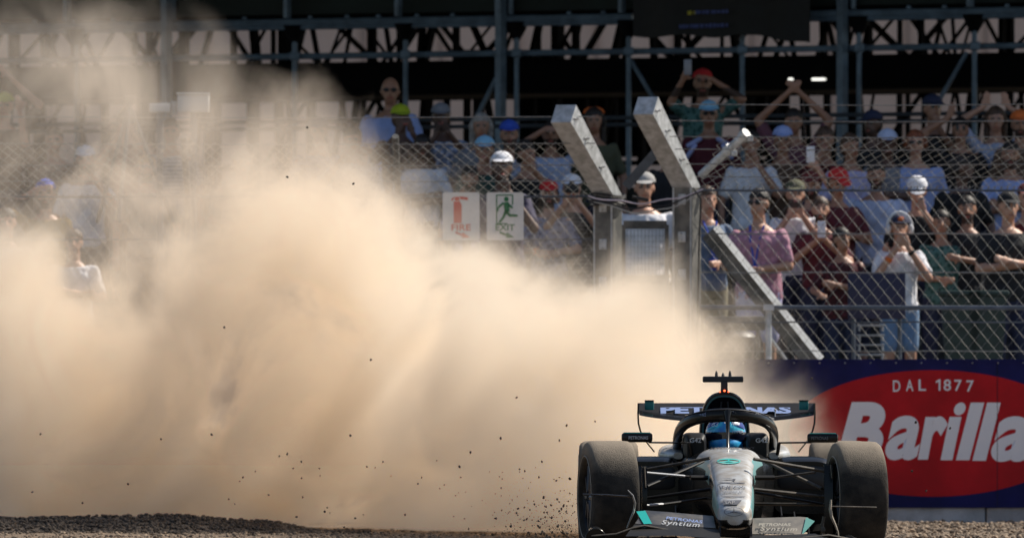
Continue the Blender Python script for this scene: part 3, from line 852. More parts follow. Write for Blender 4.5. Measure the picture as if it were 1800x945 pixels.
SH = dict(white=(.72, .72, .76), sky=(.34, .42, .72), paleblue=(.48, .54, .72), navy=(.02, .025, .06), black=(.012, .012, .014), maroon=(.10, .012, .02), pink=(.55, .27, .36), royal=(.03, .08, .45), red=(.55, .02, .02),
          lime=(.42, .50, .02), brown=(.12, .07, .045), grey=(.22, .22, .24), slate=(.07, .09, .16), green=(.02, .07, .06), orange=(.75, .16, .03), beige=(.45, .38, .28), cyan=(.25, .50, .68), denim=(.16, .26, .42),
          olive=(.09, .09, .05), khaki=(.22, .20, .13), darkred=(.16, .02, .02), silver=(.62, .62, .64), palegrey=(.36, .35, .34), lilac=(.42, .40, .62), yellow=(.7, .6, .03))
ROWS = 'spectators behind the fence'
def P_(*a, **k): k.setdefault('group', ROWS); return person(*a, **k)
# -- upper rows, left to right
P_(686, 164, 'bald man in dark sunglasses and a pale blue shirt, tallest in the upper row left', ('folded', 'folded'), 'sky', 1, None, None, glasses=True, H=1.85, b=1.12)
P_(704, 212, 'person in a lime yellow cap and brown top in front of the bald man', ('phone', 'phone'), 'brown', 2, ('cap', 'lime'), 'dark', yaw=8)
P_(742, 262, 'person in a white open shirt holding a turquoise card', ('cross', 'folded'), 'white', 2, None, 'dark', H=1.6)
P_(775, 210, 'man in a dark grey cap and pale shirt with hands at his face', ('face', 'phone'), 'paleblue', 2, ('cap', 'grey'), 'dark', b=1.1)
P_(846, 226, 'person with bushy grey hair behind the light blue cap', ('down', 'down'), 'grey', 1, None, 'grey', extras=('long',))
P_(852, 268, 'person in a light blue cap with a hand at the mouth', ('face', 'down'), 'green', 1, ('cap', 'cyan'), 'dark')
P_(895, 240, 'man in a royal blue cap and pale blue T-shirt', ('folded', 'phone'), 'paleblue', 1, ('cap', 'royal'), 'dark', b=1.1)
P_(968, 240, 'dark-haired person in a pale blue shirt shading the eyes with both hands', ('brow', 'brow'), 'paleblue', 1, None, 'dark', H=1.66)
P_(1044, 216, 'woman with an orange headband and olive top between the cranked posts', ('down', 'down'), 'olive', 1, ('band', 'orange'), 'dark', extras=('long',))
P_(925, 275, 'person in black turned sideways beside the blue cap', ('down', 'phone'), 'black', 1, None, 'dark', turn=50)
P_(1235, 150, 'person in a red cap and dark green top holding a phone overhead', ('overl', 'brow'), 'green', 1, ('cap', 'red'), 'dark', extras=('phone', 'left'), H=1.78)
P_(1246, 205, 'man in a light blue cap and sunglasses wearing a maroon shirt with pale shoulder stripes', ('down', 'down'), 'maroon', 1, ('cap', 'cyan'), 'dark', glasses=True, extras=('stripes',), b=1.1)
P_(1395, 218, 'person in a dark pink top clapping with both arms raised high', ('up', 'up'), cloth('plum', (.14, .05, .07)), 1, None, 'dark')
P_(1376, 250, 'person in a pale blue cap below the raised clapping arms', ('cross', 'cross'), 'brown', 1, ('cap', 'sky'), 'brown')
P_(1450, 250, 'person in a dark red shirt with hand at cheek beside the tall steel post', ('face', 'down'), 'darkred', 1, None, 'brown')
P_(1533, 222, 'person in a navy cap and black shirt in front of the pale wall gap', ('down', 'down'), 'black', 2, ('cap', 'navy'), 'dark', turn=-30)
P_(1560, 256, 'person in a pale blue cap and dark grey shirt, left of the curly red hair', ('cross', 'cross'), 'grey', 2, ('cap', 'paleblue'), 'dark')
P_(1640, 196, 'man in a navy cap and black top with a hand at his face', ('down', 'face'), 'black', 1, ('cap', 'navy'), 'dark', turn=20, H=1.8)
P_(1609, 256, 'person with curly red hair and sunglasses in an open light blue shirt', ('down', 'down'), 'sky', 0, None, 'red', glasses=True, b=1.15)
P_(1688, 232, 'person in patterned black shirt behind the red-haired one', ('head', 'down'), 'black', 1, None, 'dark', H=1.65)
P_(1750, 214, 'person with both hands in the hair wearing pale blue straps', ('head', 'head'), 'paleblue', 0, None, 'brown', extras=('long',), b=.95)
P_(1793, 222, 'person in an orange cap at the right edge of the upper row', ('down', 'down'), 'brown', 1, ('cap', 'orange'), 'dark')
P_(1776, 276, 'person in a blue shirt at the right edge under the orange cap', ('cross', 'cross'), 'sky', 1, None, 'dark', b=1.15)
P_(1690, 300, 'dark figure in black turned away left of the blue shirt', ('down', 'down'), 'black', 2, None, 'dark', turn=90)
P_(1320, 256, 'figure in a white shirt behind the round leaning pipe', ('down', 'face'), 'white', 1, None, 'dark')
P_(1495, 262, 'person in a pale lilac shirt right of the steel post', ('down', 'down'), 'lilac', 1, None, 'brown', turn=30)
P_(1180, 262, 'bare-armed person in black seen through the cranked posts', ('down', 'down'), 'black', 1, None, 'dark')
# -- front rows
P_(882, 300, 'dark-skinned person in a bright white cap above the EXIT sign', ('down', 'face'), cloth('violet', (.035, .03, .07)), 2, ('cap', 'white'), 'dark', tilt=6, D=103.8, H=1.93)
P_(1005, 335, 'person in a white cap photographing with a black camera beside the left cranked post', ('phone', 'phone'), 'black', 0, ('cap', 'white'), 'dark', extras=('camera', 'both'), H=1.66)
P_(965, 345, 'person in a grey T-shirt and red cap left of the photographer', ('folded', 'folded'), 'slate', 0, ('cap', 'red'), 'dark', extras=('wrist',), H=1.62)
P_(826, 318, 'person in a pale lilac top between the FIRE sign and the white cap', ('down', 'down'), 'lilac', 1, None, 'dark', H=1.6)
P_(1133, 334, 'man in a pale grey cap and long white T-shirt behind the grated gate', ('down', 'down'), 'white', 0, ('cap', 'palegrey'), 'dark', ('beige', 'long'), b=1.22, extras=('wrist',), H=1.8)
P_(1243, 356, 'man in a dark blue T-shirt with pale blue sleeves beside the right cranked post', ('down', 'folded'), cloth('bluegrey', (.10, .15, .24)), 0, None, 'brown', ('khaki', 'short'), yaw=20, extras=('lanyard',))
P_(1334, 362, 'man in a pink polo shirt and sunglasses with a blue lanyard', ('folded', 'folded'), 'pink', 0, None, 'dark', ('lilac', 'short'), glasses=True, yaw=-15, turn=-10, extras=('lanyard',), b=1.12, H=1.8)
P_(1425, 330, 'person in a red cap holding a white phone overhead', ('down', 'overr'), 'darkred', 0, ('cap', 'darkred'), 'dark', extras=('phone',), H=1.66)
P_(1472, 325, 'person in a bright red cap and dark maroon shirt looking down', ('cross', 'cross'), 'maroon', 1, ('cap', 'red'), 'dark', tilt=-20, yaw=25)
P_(1398, 345, 'person in an olive cap and white sleeves with hands at the face', ('face', 'face'), 'white', 0, ('cap', 'olive'), 'brown', H=1.68)
P_(1442, 372, 'person in maroon and yellow holding a phone in front of the chest', ('clap', 'clap'), 'maroon', 0, None, 'brown', extras=('phone', 'both'), H=1.6)
P_(1540, 312, 'broad person in a pale blue shirt left of the boy with ear defenders', ('down', 'down'), 'paleblue', 1, None, 'dark', b=1.2)
P_(1612, 340, 'person in a white cap bending forward behind the boy with ear defenders', ('down', 'face'), 'black', 0, ('cap', 'white'), 'dark', tilt=-20)
P_(1581, 404, 'boy in a white T-shirt and silver ear defenders holding both hands to his mouth', ('face', 'face'), 'white', 0, ('phones', 'silver'), 'brown', ('denim', 'short'), extras=('wrist',), H=1.60, yaw=6)
P_(1772, 368, 'man in a black cap and black T-shirt with folded arms', ('cross', 'cross'), 'black', 0, ('cap', 'black'), 'brown', yaw=15, b=1.2, H=1.8)
P_(1806, 352, 'person in a red and blue cap cut off by the right edge', ('down', 'down'), 'darkred', 0, ('cap', 'darkred'), 'dark')
P_(1480, 425, 'person in a maroon shirt leaning on the dark rail', ('rail', 'cross'), 'maroon', 1, None, 'dark', H=1.5, turn=30)
P_(1700, 372, 'dark figure in black behind the folded arms man', ('down', 'cross'), 'black', 1, None, 'dark', H=1.66)
P_(1655, 395, 'dark figure in green with a bare forearm, right of the boy with ear defenders', ('folded', 'down'), 'green', 1, None, 'dark', H=1.55)
# -- in the dust on the left
P_(95, 250, 'person in a brown shirt with one arm raised in the dust at the far left', ('high', 'down'), 'brown', 0, None, 'brown', b=1.15)
P_(150, 285, 'person in a white shirt with a pale cap in the dust, left', ('down', 'phone'), 'white', 0, ('cap', 'white'), 'dark')
P_(258, 300, 'blond person half hidden in the dust', ('down', 'down'), 'beige', 0, None, 'blond')
P_(80, 345, 'person in a violet cap with a bent bare arm near the left edge', ('brow', 'down'), cloth('ochre', (.35, .22, .05)), 0, ('cap', 'royal'), 'dark')
P_(12, 395, 'person in a white top cut off by the left edge', ('down', 'folded'), 'white', 0, None, 'dark')
P_(425, 292, 'person in a tan cap swallowed by the dust', ('folded', 'folded'), 'beige', 0, ('cap', 'beige'), 'brown', b=1.1)
P_(300, 235, 'person in a grey shirt in the dust under the white boxes', ('down', 'down'), 'grey', 1, None, 'dark')
P_(225, 215, 'person in dark clothes holding a camera to the face in the dust', ('phone', 'phone'), 'maroon', 0, None, 'dark', extras=('camera', 'both'))
P_(8, 190, 'person in a lime cap at the far left of the upper row', ('down', 'up'), 'brown', 0, ('cap', 'lime'), 'dark')
P_(560, 235, 'person in a navy cap behind the thin dust', ('down', 'down'), 'slate', 1, ('cap', 'navy'), 'dark')
P_(620, 250, 'person in a grey top left of the bald man, in thin dust', ('phone', 'down'), 'grey', 1, None, 'brown')
P_(130, 430, 'person in a white shirt low in the dust at the left', ('cross', 'cross'), 'white', 0, None, 'brown', H=1.6)

# ------------------------------------------------------------------ things around the crowd
def railing(y0, y1, D, px0, px1, label):
    o = empty('railing', (W((px0 + px1) / 2, 0, D).x, D, bank_z(D)), label, 'railing')
    for yy in (y0, y1):
        m = MB(); a = W(px0, yy, D) - o.location; b_ = W(px1, yy, D) - o.location; m.tube([a, b_], .02, 8); m.build('rail', RAIL, o)
    n = int((px1 - px0) / 190)
    for k in range(n + 1):
        a = W(px0 + (px1 - px0) * k / n, y0, D) - o.location; m = MB(); m.tube([a, Vector((a.x, 0, -.1))], .025, 8); m.build('rail_post', RAIL, o)
railing(466, 490, 104.4, 1365, 1850, 'blue-grey steel railing behind the boy with ear defenders')
railing(398, 440, 105.2, 880, 1225, 'dark steel railing behind the left cranked post')
o = empty('notice_board', W(1541, 520, 98.6), 'plain navy board fixed low behind the fence beside the boy', 'board')
m = MB(); m.rbox((0, 0, 0), (.50, .02, .40), .008); m.build('panel', mat('board_navy', (.012, .014, .05), .6), o)
for sx in (-1, 1): m = MB(); m.tube([(sx * .2, .03, -.9), (sx * .2, .03, .2)], .018, 8); m.build('leg', RAIL, o)
o = empty('bench', W(1292, 600, 99.2), 'grey metal bench in front of the green grass patch', 'bench')
m = MB(); m.rbox((0, 0, .14), (.52, .3, .03), .008); m.build('seat', GALV_OLD, o)
for sx in (-1, 1): m = MB(); m.rbox((sx * .2, 0, -.06), (.03, .26, .38), .006); m.build('leg', GALV_OLD, o)
o = MB(); o.tube([(0, 0, -.22), (0, 0, .1)], [.16, .2], 20); o.ellip((0, 0, .1), (.2, .2, .07), None, 20, 6)
o = o.build('waste_bag', BLACK); o.location = W(1290, 612, 100.5); tag(o, 'round black sack on the grass behind the bench', 'bag')
for x, lb in ((1688, 'dark green wheeled bin nearer the boy with ear defenders'), (1735, 'dark green wheeled bin further right, under the man with folded arms')):
    o = empty('wheeled_bin', W(x, 645, 100.6), lb, 'bin')
    gm = mat('bin_green', (.015, .035, .03), .5, var=.2)
    m = MB(); m.rings([[Vector((sx * a, sy * b_, z)) for sx, sy in ((-1, -1), (1, -1), (1, 1), (-1, 1))] for z, a, b_ in ((-.1, .12, .14), (.62, .17, .20))]); m.build('bin_body', gm, o, False)
    m = MB(); m.rbox((0, 0, .65), (.38, .44, .05), .02); m.build('lid', gm, o)
    for sx in (-1, 1): m = MB(); m.tube([(sx * .13 - .02, .12, -.05), (sx * .13 + .02, .12, -.05)], .07, 14); m.build('wheel', BLACK, o)
for i in range(5):
    m = MB(); m.rbox((0, 0, 0), (.24, .3, .018), .006); m.tube([(-.1, -.14, 0), (-.1, -.14, -.05)], .012, 6); m.tube([(.1, -.14, 0), (.1, -.14, -.05)], .012, 6)
    o = m.build('folded_chair', mat('chair_grey', (.3, .31, .33), .4, .4)); o.location = W(1530, 640 - i * 17, 99.4)
    tag(o, ['lowest', 'second lowest', 'middle', 'second highest', 'highest'][i] + ' grey folded seat of the stack below the navy board', 'chair', 'stack of folded seats')
# white boxes of the camera platform, upper left
WBOX = mat('box_white', (.62, .60, .58), .5, var=.06)
o = empty('white_box', W(340, 182, 104), 'larger white equipment box on the left above the dust', 'equipment box')
m = MB(); m.rbox((0, 0, 0), (.29, .2, .16), .012); m.build('housing', WBOX, o); m = MB(); m.rbox((0, -.02, .088), (.30, .23, .012), .004); m.build('lid', mat('lid_pale', (.75, .75, .74), .4), o)
m = MB(); m.tube([(0, .05, -.08), (0, .05, -1.9)], .03, 8); m.build('stand', RAIL, o)
o = empty('white_box', W(281, 190, 104), 'smaller white equipment box left of the larger one', 'equipment box')
m = MB(); m.rbox((0, 0, 0), (.19, .18, .08), .01); m.build('housing', WBOX, o); m = MB(); m.tube([(.13, 0, -.06), (.13, 0, .06)], .025, 10); m.build('round_stub', GALV, o)
m = MB(); m.tube([(0, .05, -.04), (0, .05, -1.9)], .03, 8); m.build('stand', RAIL, o)
o = empty('tripod', W(228, 180, 104.5), 'dark camera tripod with a wide spread of legs in the dust, upper left', 'tripod')
m = MB(); m.rbox((0, 0, .02), (.10, .12, .08), .01); m.build('tripod_head', BLACK, o)
for a in (0, 2.1, 4.2): m = MB(); m.tube([(0, 0, -.02), (.42 * math.cos(a + .3), .42 * math.sin(a + .3), -1.1)], .018, 8); m.build('leg', RAIL, o)
# ------------------------------------------------------------------ race car
CB = mat('car_black', (.006, .007, .008), .22, .0, coat=.0, c2=(.010, .009, .008), scale=3.2, detail=7, spec=.28)
CBM = mat('car_carbon', (.005, .005, .006), .5, .0, c2=(.014, .012, .010), scale=5, detail=7, spec=.2)
SILV = mat('car_silver', (.52, .53, .53), .42, .25, c2=(.34, .30, .25), scale=9, coat=.3, detail=7)
TEAL = mat('car_teal', (.0, .36, .32), .4); TEALD = mat('car_teal_dark', (.01, .20, .19), .4)
WMARK = mat('car_white_mark', (.48, .49, .51), .5); BMARK2 = mat('car_blue_mark', (.20, .27, .48), .5); GMARK = mat('car_grey_mark', (.10, .10, .11), .5)
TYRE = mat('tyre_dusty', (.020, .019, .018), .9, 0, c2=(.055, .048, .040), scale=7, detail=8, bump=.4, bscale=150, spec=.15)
def paler_top(m, lo, hi, col):
    """a paler tan layer towards the top of the tyres, with a ragged edge"""
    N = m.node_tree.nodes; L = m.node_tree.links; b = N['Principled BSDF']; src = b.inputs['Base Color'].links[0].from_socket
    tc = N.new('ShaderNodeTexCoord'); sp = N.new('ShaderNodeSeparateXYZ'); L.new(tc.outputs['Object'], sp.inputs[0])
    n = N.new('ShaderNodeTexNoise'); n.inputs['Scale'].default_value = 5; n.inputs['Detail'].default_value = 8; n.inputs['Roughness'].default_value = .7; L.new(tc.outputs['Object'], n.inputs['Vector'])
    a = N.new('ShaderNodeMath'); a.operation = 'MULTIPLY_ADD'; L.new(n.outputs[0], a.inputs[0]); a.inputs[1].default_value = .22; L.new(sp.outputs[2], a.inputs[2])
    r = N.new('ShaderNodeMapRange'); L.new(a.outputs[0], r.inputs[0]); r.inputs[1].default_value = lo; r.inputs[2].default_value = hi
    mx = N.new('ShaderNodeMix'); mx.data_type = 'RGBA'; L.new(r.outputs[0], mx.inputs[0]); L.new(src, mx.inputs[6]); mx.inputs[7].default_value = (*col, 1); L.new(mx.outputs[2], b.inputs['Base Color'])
paler_top(TYRE, .26, .44, (.24, .20, .155))  # tan mixed in towards the top of each tyre
RIM = mat('rim_dark', (.012, .012, .013), .45, .3, var=.3)
DUSTY = mat('car_dusty_black', (.02, .018, .016), .6, 0, c2=(.11, .09, .068), scale=7, detail=8, spec=.3)
REDL = mat('red_lamp', (.6, .02, .01), .4, emit=(1, .12, .03), estr=3.)
CX = 1.41; CY = 73.
car = empty('race_car', (CX, CY, 0), 'black and silver open-wheel race car with halo seen from the front, kicking up gravel', 'race car')
def U(u, v, y):
    s = 20000 / (CY + y); px = 1000 + u / 3; py = 640 + v / 3
    return Vector(((px - 900) / s - CX, y, CAM_H + (753 - py) / s))
def ring(y, xc, hw, zt, zb, p=2.6, n=28, tilt=0.):
    zc = (zt + zb) / 2; h = (zt - zb) / 2; out = []
    for k in range(n):
        a = 2 * math.pi * k / n + math.pi / n
        c, s_ = math.cos(a), math.sin(a)
        out.append(Vector((xc + hw * math.copysign(abs(c) ** (2 / p), c), y + tilt * s_, zc + h * math.copysign(abs(s_) ** (2 / p), s_))))
    return out
# nose
nose = MB()
secs = [(-1.10, .0, .055, .275, .185, 2.2), (-1.075, 0, .095, .300, .168, 2.6), (-1.0, 0, .112, .330, .158, 3), (-.8, 0, .122, .395, .17, 3.4), (-.45, 0, .134, .480, .20, 3.6), (0, 0, .148, .572, .24, 3.6), (.35, 0, .165, .625, .24, 3.4),
        (.7, 0, .195, .658, .24, 3.2), (1.0, 0, .225, .676, .22, 3.2), (1.2, 0, .238, .682, .22, 3.2), (1.34, 0, .235, .672, .24, 3)]
XS = .012
nose.rings([ring(y, XS * 0 + .0, hw, zt, zb, p) for y, xc, hw, zt, zb, p in secs])
me = nose.mesh('nose')
for p in me.polygons:
    c = p.center
    # silver on top, teal line on the shoulder, black under
    i = min(range(len(secs)), key=lambda k: abs(secs[k][0] - c.y)); hw, zt, zb = secs[i][2:5]
    t = (c.z - zb) / (zt - zb); f = abs(c.x) / hw
    p.material_index = 1 if t < (.30 if c.y < -.3 else .74) else (2 if f > .84 and c.y > -.9 and t < .93 else 0)
    if c.y < -1.02 and c.z < .225: p.material_index = 1
nose_o = link('nose', me, [SILV, CB, TEAL], car)
nose_o.data.materials[2] = mat('car_teal_silver', (.16, .36, .36), .35, .3)
sub = nose_o.modifiers.new('s', 'SUBSURF'); sub.levels = 1; sub.render_levels = 2
bmn = bmesh.new(); bmn.from_mesh(me); bvh = BVHTree.FromBMesh(bmn)
def on_nose(body, box, m, bold=0., shear=0., y0=-2., lift=.004, sub_=2, name='lettering'):
    """lettering projected along y onto the nose"""
    a = U(box[0], box[2], box[4]); b = U(box[1], box[3], box[4])
    if isinstance(body, str): me2 = text_mesh(body, (a.x, b.x, b.z, a.z), 0, shear=shear, bold=0, thick=0, subdiv=sub_)
    else: me2 = body
    for v in me2.vertices:
        h = bvh.ray_cast(Vector((v.co.x, y0, v.co.z)), Vector((0, 1, 0)))
        v.co.y = (h[0].y if h[0] else box[4]) - lift * 3
        v.co.z += lift * .6
    return link(name, me2, m, nose_o, False)
def poly_mesh(P, subdiv=2):
    me2 = bpy.data.meshes.new('mark'); me2.from_pydata([(x, 0, z) for x, z in P[0]] if False else [], [], []) 
    bm = bmesh.new()
    for poly in P:
        bm.faces.new([bm.verts.new((x, 0, z)) for x, z in poly])
    bmesh.ops.triangulate(bm, faces=bm.faces[:])
    if subdiv: bmesh.ops.subdivide_edges(bm, edges=bm.edges[:], cuts=subdiv, use_grid_fill=True)
    bm.to_mesh(me2); bm.free(); return me2
YN = -.6
def N_(u, v): p = U(u, v, YN); return (p.x, p.z)
def ringpoly(cu, cv, ru, rv, t, n=24):
    P = []
    for k in range(n):
        a, b = 2 * math.pi * k / n, 2 * math.pi * (k + 1) / n
        P.append([N_(cu + ru * math.cos(a), cv + rv * math.sin(a)), N_(cu + ru * math.cos(b), cv + rv * math.sin(b)), N_(cu + (ru - t) * math.cos(b), cv + (rv - t) * math.sin(b)), N_(cu + (ru - t) * math.cos(a), cv + (rv - t) * math.sin(a))])
    return P
def starpoly(cu, cv, ru, rv, t):
    P = ringpoly(cu, cv, ru, rv, t)
    for a in (-90, 30, 150):
        c, s_ = math.cos(R(a)), math.sin(R(a)); n1 = (-s_ * 5, c * 5)
        P.append([N_(cu + n1[0], cv + n1[1] * .6), N_(cu + c * (ru - 2), cv + s_ * (rv - 2)), N_(cu - n1[0], cv - n1[1] * .6)])
    return P
def mark(P, m, name='emblem', sd=1): return on_nose(poly_mesh(P, sd), (0, 0, 0, 0, YN), m, name=name)
mark(starpoly(862, 775, 52, 24, 3), GMARK)
mark(starpoly(855, 512, 62, 13, 5), mat('emblem_cyan', (.05, .55, .50), .4))
mark([[N_(800, 603), N_(862, 607), N_(880, 618), N_(876, 606), N_(850, 602)], [N_(862, 606), N_(884, 604), N_(876, 612)], [N_(795, 622), N_(930, 624), N_(930, 628), N_(795, 626)]], GMARK)
on_nose('INEOS', (793, 930, 640, 655, YN), GMARK)
on_nose('GEORGE 63', (806, 912, 667, 676, YN), GMARK)
mark([[N_(800, 693), N_(925, 695), N_(925, 698), N_(800, 696)]], GMARK)
mark([[N_(806, 716), N_(906, 714), N_(882, 738), N_(806, 738)]], GMARK)
on_nose('SAP', (815, 868, 719, 735, YN), SILV, lift=.006)
on_nose('PETRONAS  BWT', (750, 980, 438, 446, 1.0), GMARK)
# bodywork behind the nose
b = MB()
b.rings([ring(y, 0, hw, zt, zb, p) for y, hw, zt, zb, p in [(1.3, .232, .64, .10, 3), (1.6, .30, .655, .08, 4), (2.2, .34, .66, .07, 4), (2.9, .34, .68, .07, 3.4), (3.6, .26, .56, .08, 3), (4.4, .12, .42, .12, 2.4), (4.9, .07, .36, .16, 2)]])
body = b.build('body', CB, car)
for sx, z0 in ((-1, 0), (1, 0)):
    b = MB()
    b.rings([ring(y, sx * xc, hw, zt, zb, p) for y, xc, hw, zt, zb, p in [(1.86, .50, .19, .585, .24, 5), (1.92, .50, .215, .615, .17, 4.5), (2.3, .49, .23, .62, .12, 4), (3.0, .43, .24, .53, .10, 3), (3.8, .28, .20, .36, .09, 2.6), (4.4, .16, .12, .28, .10, 2.2)]])
    s1 = b.build('sidepod', CB, car)
    b = MB(); b.rings([ring(y, sx * .50, hw, zt, zb, 5) for y, hw, zt, zb in ((1.853, .165, .555, .40), (1.845, .15, .54, .415))]); b.build('air_inlet', BLACK, s1)
    b = MB(); b.rings([ring(y, sx * xc, hw, zt, zb, 2.6) for y, xc, hw, zt, zb in ((2.0, .315, .03, .645, .60), (2.2, .34, .09, .665, .58), (2.7, .31, .13, .70, .55), (3.3, .22, .14, .70, .50), (4.2, .10, .08, .5, .4))]); b.build('engine_cover_flank', SILV, car)
    b = MB(); b.rings([[Vector((sx * x, y, z)) for x, z in ((.30, .055), (xo, .055), (xo, .075), (.30, .075))] for y, xo in ((.75, .42), (1.1, .70), (1.6, .76), (3.4, .74), (4.0, .6))]); b.build('floor', CBM, car, False)
    for k in range(4):
        b = MB(); x = sx * (.34 + .09 * k); b.rings([[Vector((x + sx * .03 * t, .80 + .1 * k + d, z)) for d, z in ((0, .08), (.35, .08), (.45, .30 - .04 * k), (.12, .24 - .03 * k))] for t in (0, .25)]); b.build('floor_fence', CBM, car, False)
    # cockpit side with headrest and lettering
    b = MB(); b.rings([ring(y, sx * .205, hw, zt, .60, 5) for y, hw, zt in ((1.62, .055, .735), (1.66, .07, .765), (2.3, .08, .775), (2.6, .06, .76))]); hs = b.build('headrest', CBM, car)
    a = U(637 if sx < 0 else 985, 388, 1.6); c = U(697 if sx < 0 else 1048, 412, 1.6)
    link('lettering', text_mesh('G42', (a.x, c.x, c.z, a.z), 1.612, bold=.02), WMARK, hs, False)
# engine cover and air box
b = MB()
def arch(y, hw, zt, zb, n=24):
    out = []
    for k in range(n + 1):
        a = math.pi * k / n; c, s_ = math.cos(a), math.sin(a)
        out.append(Vector((hw * math.copysign(abs(c) ** .75, c), y, zb + (zt - zb) * abs(s_) ** .62)))
    return out
b.rings([arch(2.50, .162, 1.035, .70), arch(2.53, .170, 1.045, .66), arch(3.0, .16, 1.02, .55), arch(3.7, .10, .86, .45), arch(4.5, .03, .58, .4)]); ec = b.build('engine_cover', CB, car)
b = MB(); o1 = arch(2.495, .150, 1.022, .70); o2 = arch(2.495, .138, 1.010, .70); o3 = arch(2.515, .137, 1.009, .70)
b.rings([o1, o2, o3], close=False, caps=False); b.build('inlet_rim', mat('car_teal_deep', (.004, .06, .06), .4), ec)
b = MB(); b.rings([arch(2.488, .137, 1.009, .71), arch(2.4905, .137, 1.009, .71)]); b.build('air_inlet', mat('inlet_void', (.003, .003, .004), .9, spec=0.), ec)
b = MB()
for sx in (-1, 1): b.tube([(sx * .05, 2.478, .72), (sx * .02, 2.478, .98)], .006, 6)
b.build('inlet_strut', CBM, ec)
# camera bar on top
b = MB(); b.rbox((-.008, 2.6, 1.128), (.270, .09, .040), .008); tc = b.build('camera_bar', BLACK, car)
b = MB(); b.rings([[Vector((x * w_, 2.6 + y, z)) for x, y in ((-1, -.05), (1, -.05), (1, .05), (-1, .05))] for z, w_ in ((1.03, .030), (1.06, .022), (1.112, .022))]); b.build('camera_stem', BLACK, car, False)
for x, h in ((-.052, .036), (-.008, .024), (.038, .038)):
    b = MB(); b.tube([(x, 2.58, 1.146), (x, 2.585, 1.146 + h * .6), (x, 2.59, 1.146 + h)], [.011, .009, .004], 8); b.build('antenna', BLACK, tc)
for x, z, r in ((-.030, 1.045, .005), (0, 1.052, .007), (.026, 1.045, .005)):
    b = MB(); b.ellip((x, 2.50, z), (r, r, r), None, 8, 6); b.build('warning_lamp', REDL, car)
# halo
b = MB()
hpts = []
for t in range(-16, 17):
    a = t / 16; s_ = abs(a)
    x = .315 * math.sin(a * math.pi / 2) ** 1 if True else 0
    x = math.copysign(.318 * min(1, math.sin(min(1, s_ * 1.22) * math.pi / 2)) , a)
    y = 1.42 + 1.0 * s_ ** 2.1
    z = .890 - .02 * s_ - .235 * s_ ** 2.6
    hpts.append(Vector((x, y, z)))
b.tube(hpts, [.036 if abs(i - 16) > 3 else .041 for i in range(33)], 14, flat=(.85, 1.12), up=(0, 0, 1))
halo = b.build('halo', CB, car)
b = MB(); b.tube([(0, 1.40, .90), (0, 1.36, .84), (0, 1.30, .76), (0, 1.20, .665)], [.030, .015, .0105, .012], 12, flat=(1, 1.6), up=(0, 1, .1)); b.build('halo_pillar', CB, halo)
b = MB(); b.tube([p + Vector((0, -.01, .035)) for p in hpts[5:28]], [.012] * 23, 8, flat=(1.5, .6), up=(0, 0, 1)); b.build('halo_fairing', CBM, halo)
def halo_text(body, u0, u1, v0, v1, tilt, m):
    a = U(u0, v0, 1.5); c = U(u1, v1, 1.5)
    me2 = text_mesh(body, (a.x, c.x, c.z, a.z), 0, bold=.0, subdiv=1, thick=0)
    for v in me2.vertices:
        f = (v.co.x - a.x) / (c.x - a.x)
        v.co.z += tilt * (f - .5)
        x = v.co.x; s_ = min(1, abs(x) / .318); v.co.y = 1.42 + 1.0 * (math.asin(min(.999, s_)) / (math.pi / 2) / 1.22) ** 2.1 - .040
    link('lettering', me2, m, halo, False)
halo_text('CROWDSTRIKE', 608, 722, 268, 287, .035, BMARK2); halo_text('CROWDSTRIKE', 985, 1092, 268, 287, -.040, WMARK)
b = MB()
for sx in (-1, 1):
    for k in range(8):
        a = sx * (k * .2) ; c = U(846 + sx * (6 + k * 3.4), 252 - 5 * math.sin(k * .6), 1.40); b.box(c + Vector((0, -.006, 0)), (.008, .002, .004))
b.build('emblem', WMARK, halo, False)
# driver
drv = empty('person', (CX, CY + 2.05, .1), 'race driver in a cyan and blue helmet sitting in the car behind the halo', 'person')
mb = MB()
mb.ellip((0, 0, .66), (.075, .095, .11), None, 16, 10); mb.capsule((0, .03, .45), (0, .01, .60), .06, .055); mb.capsule((-.13, .04, .42), (.13, .04, .42), .07, .07)
mb.capsule((0, .10, .15), (0, .04, .40), .15, .15)
for sx in (-1, 1):
    mb.capsule((sx * .17, .03, .42), (sx * .20, -.20, .28), .05, .04); mb.capsule((sx * .20, -.20, .28), (sx * .12, -.42, .38), .04, .03); hand(mb, Vector((sx * .12, -.42, .38)), Vector((-sx * .2, -.7, .5)), sx)
    mb.capsule((sx * .09, 0, .10), (sx * .09, -.42, .28), .085, .06); mb.capsule((sx * .09, -.42, .28), (sx * .08, -.75, .12), .058, .045)
link('body', remesh(mb, .012, 1), cloth('racesuit', (.03, .03, .035)), drv)
hmat = mat('helmet_cyan', (.015, .16, .65), .2, 0, coat=.5, c2=(.08, .62, .85), scale=7, detail=2)
mb = MB(); mb.ellip((0, .01, .665), (.134, .150, .130), None, 32, 20); mb.ellip((0, -.03, .585), (.118, .140, .085), None, 28, 12)
hel = link('helmet', remesh(mb, .008, 2), hmat, drv)
mb = MB(); rr = []
for k in range(25):
    a = math.pi * (.08 + .84 * k / 24); c, s_ = math.cos(a), math.sin(a)
    rr.append([Vector((c * .1365, .008 - s_ * .1525, z)) for z in (.628, .645, .662, .678)])
mb.rings(rr, close=False, caps=False); vis = mb.build('visor', mat('visor_dark', (.01, .012, .03), .08, .2, coat=1.), hel)
HW = mat('helmet_white', (.7, .72, .78), .3); HC = mat('helmet_light_cyan', (.08, .60, .75), .3)
def on_helmet(me2, m, nm):
    for v in me2.vertices:
        x, z = v.co.x, v.co.z - .665
        k = 1 - (x / .137) ** 2 - (z / .134) ** 2
        v.co.y = .01 - .153 * math.sqrt(max(0, k)) - .003
    link(nm, me2, m, hel, False)
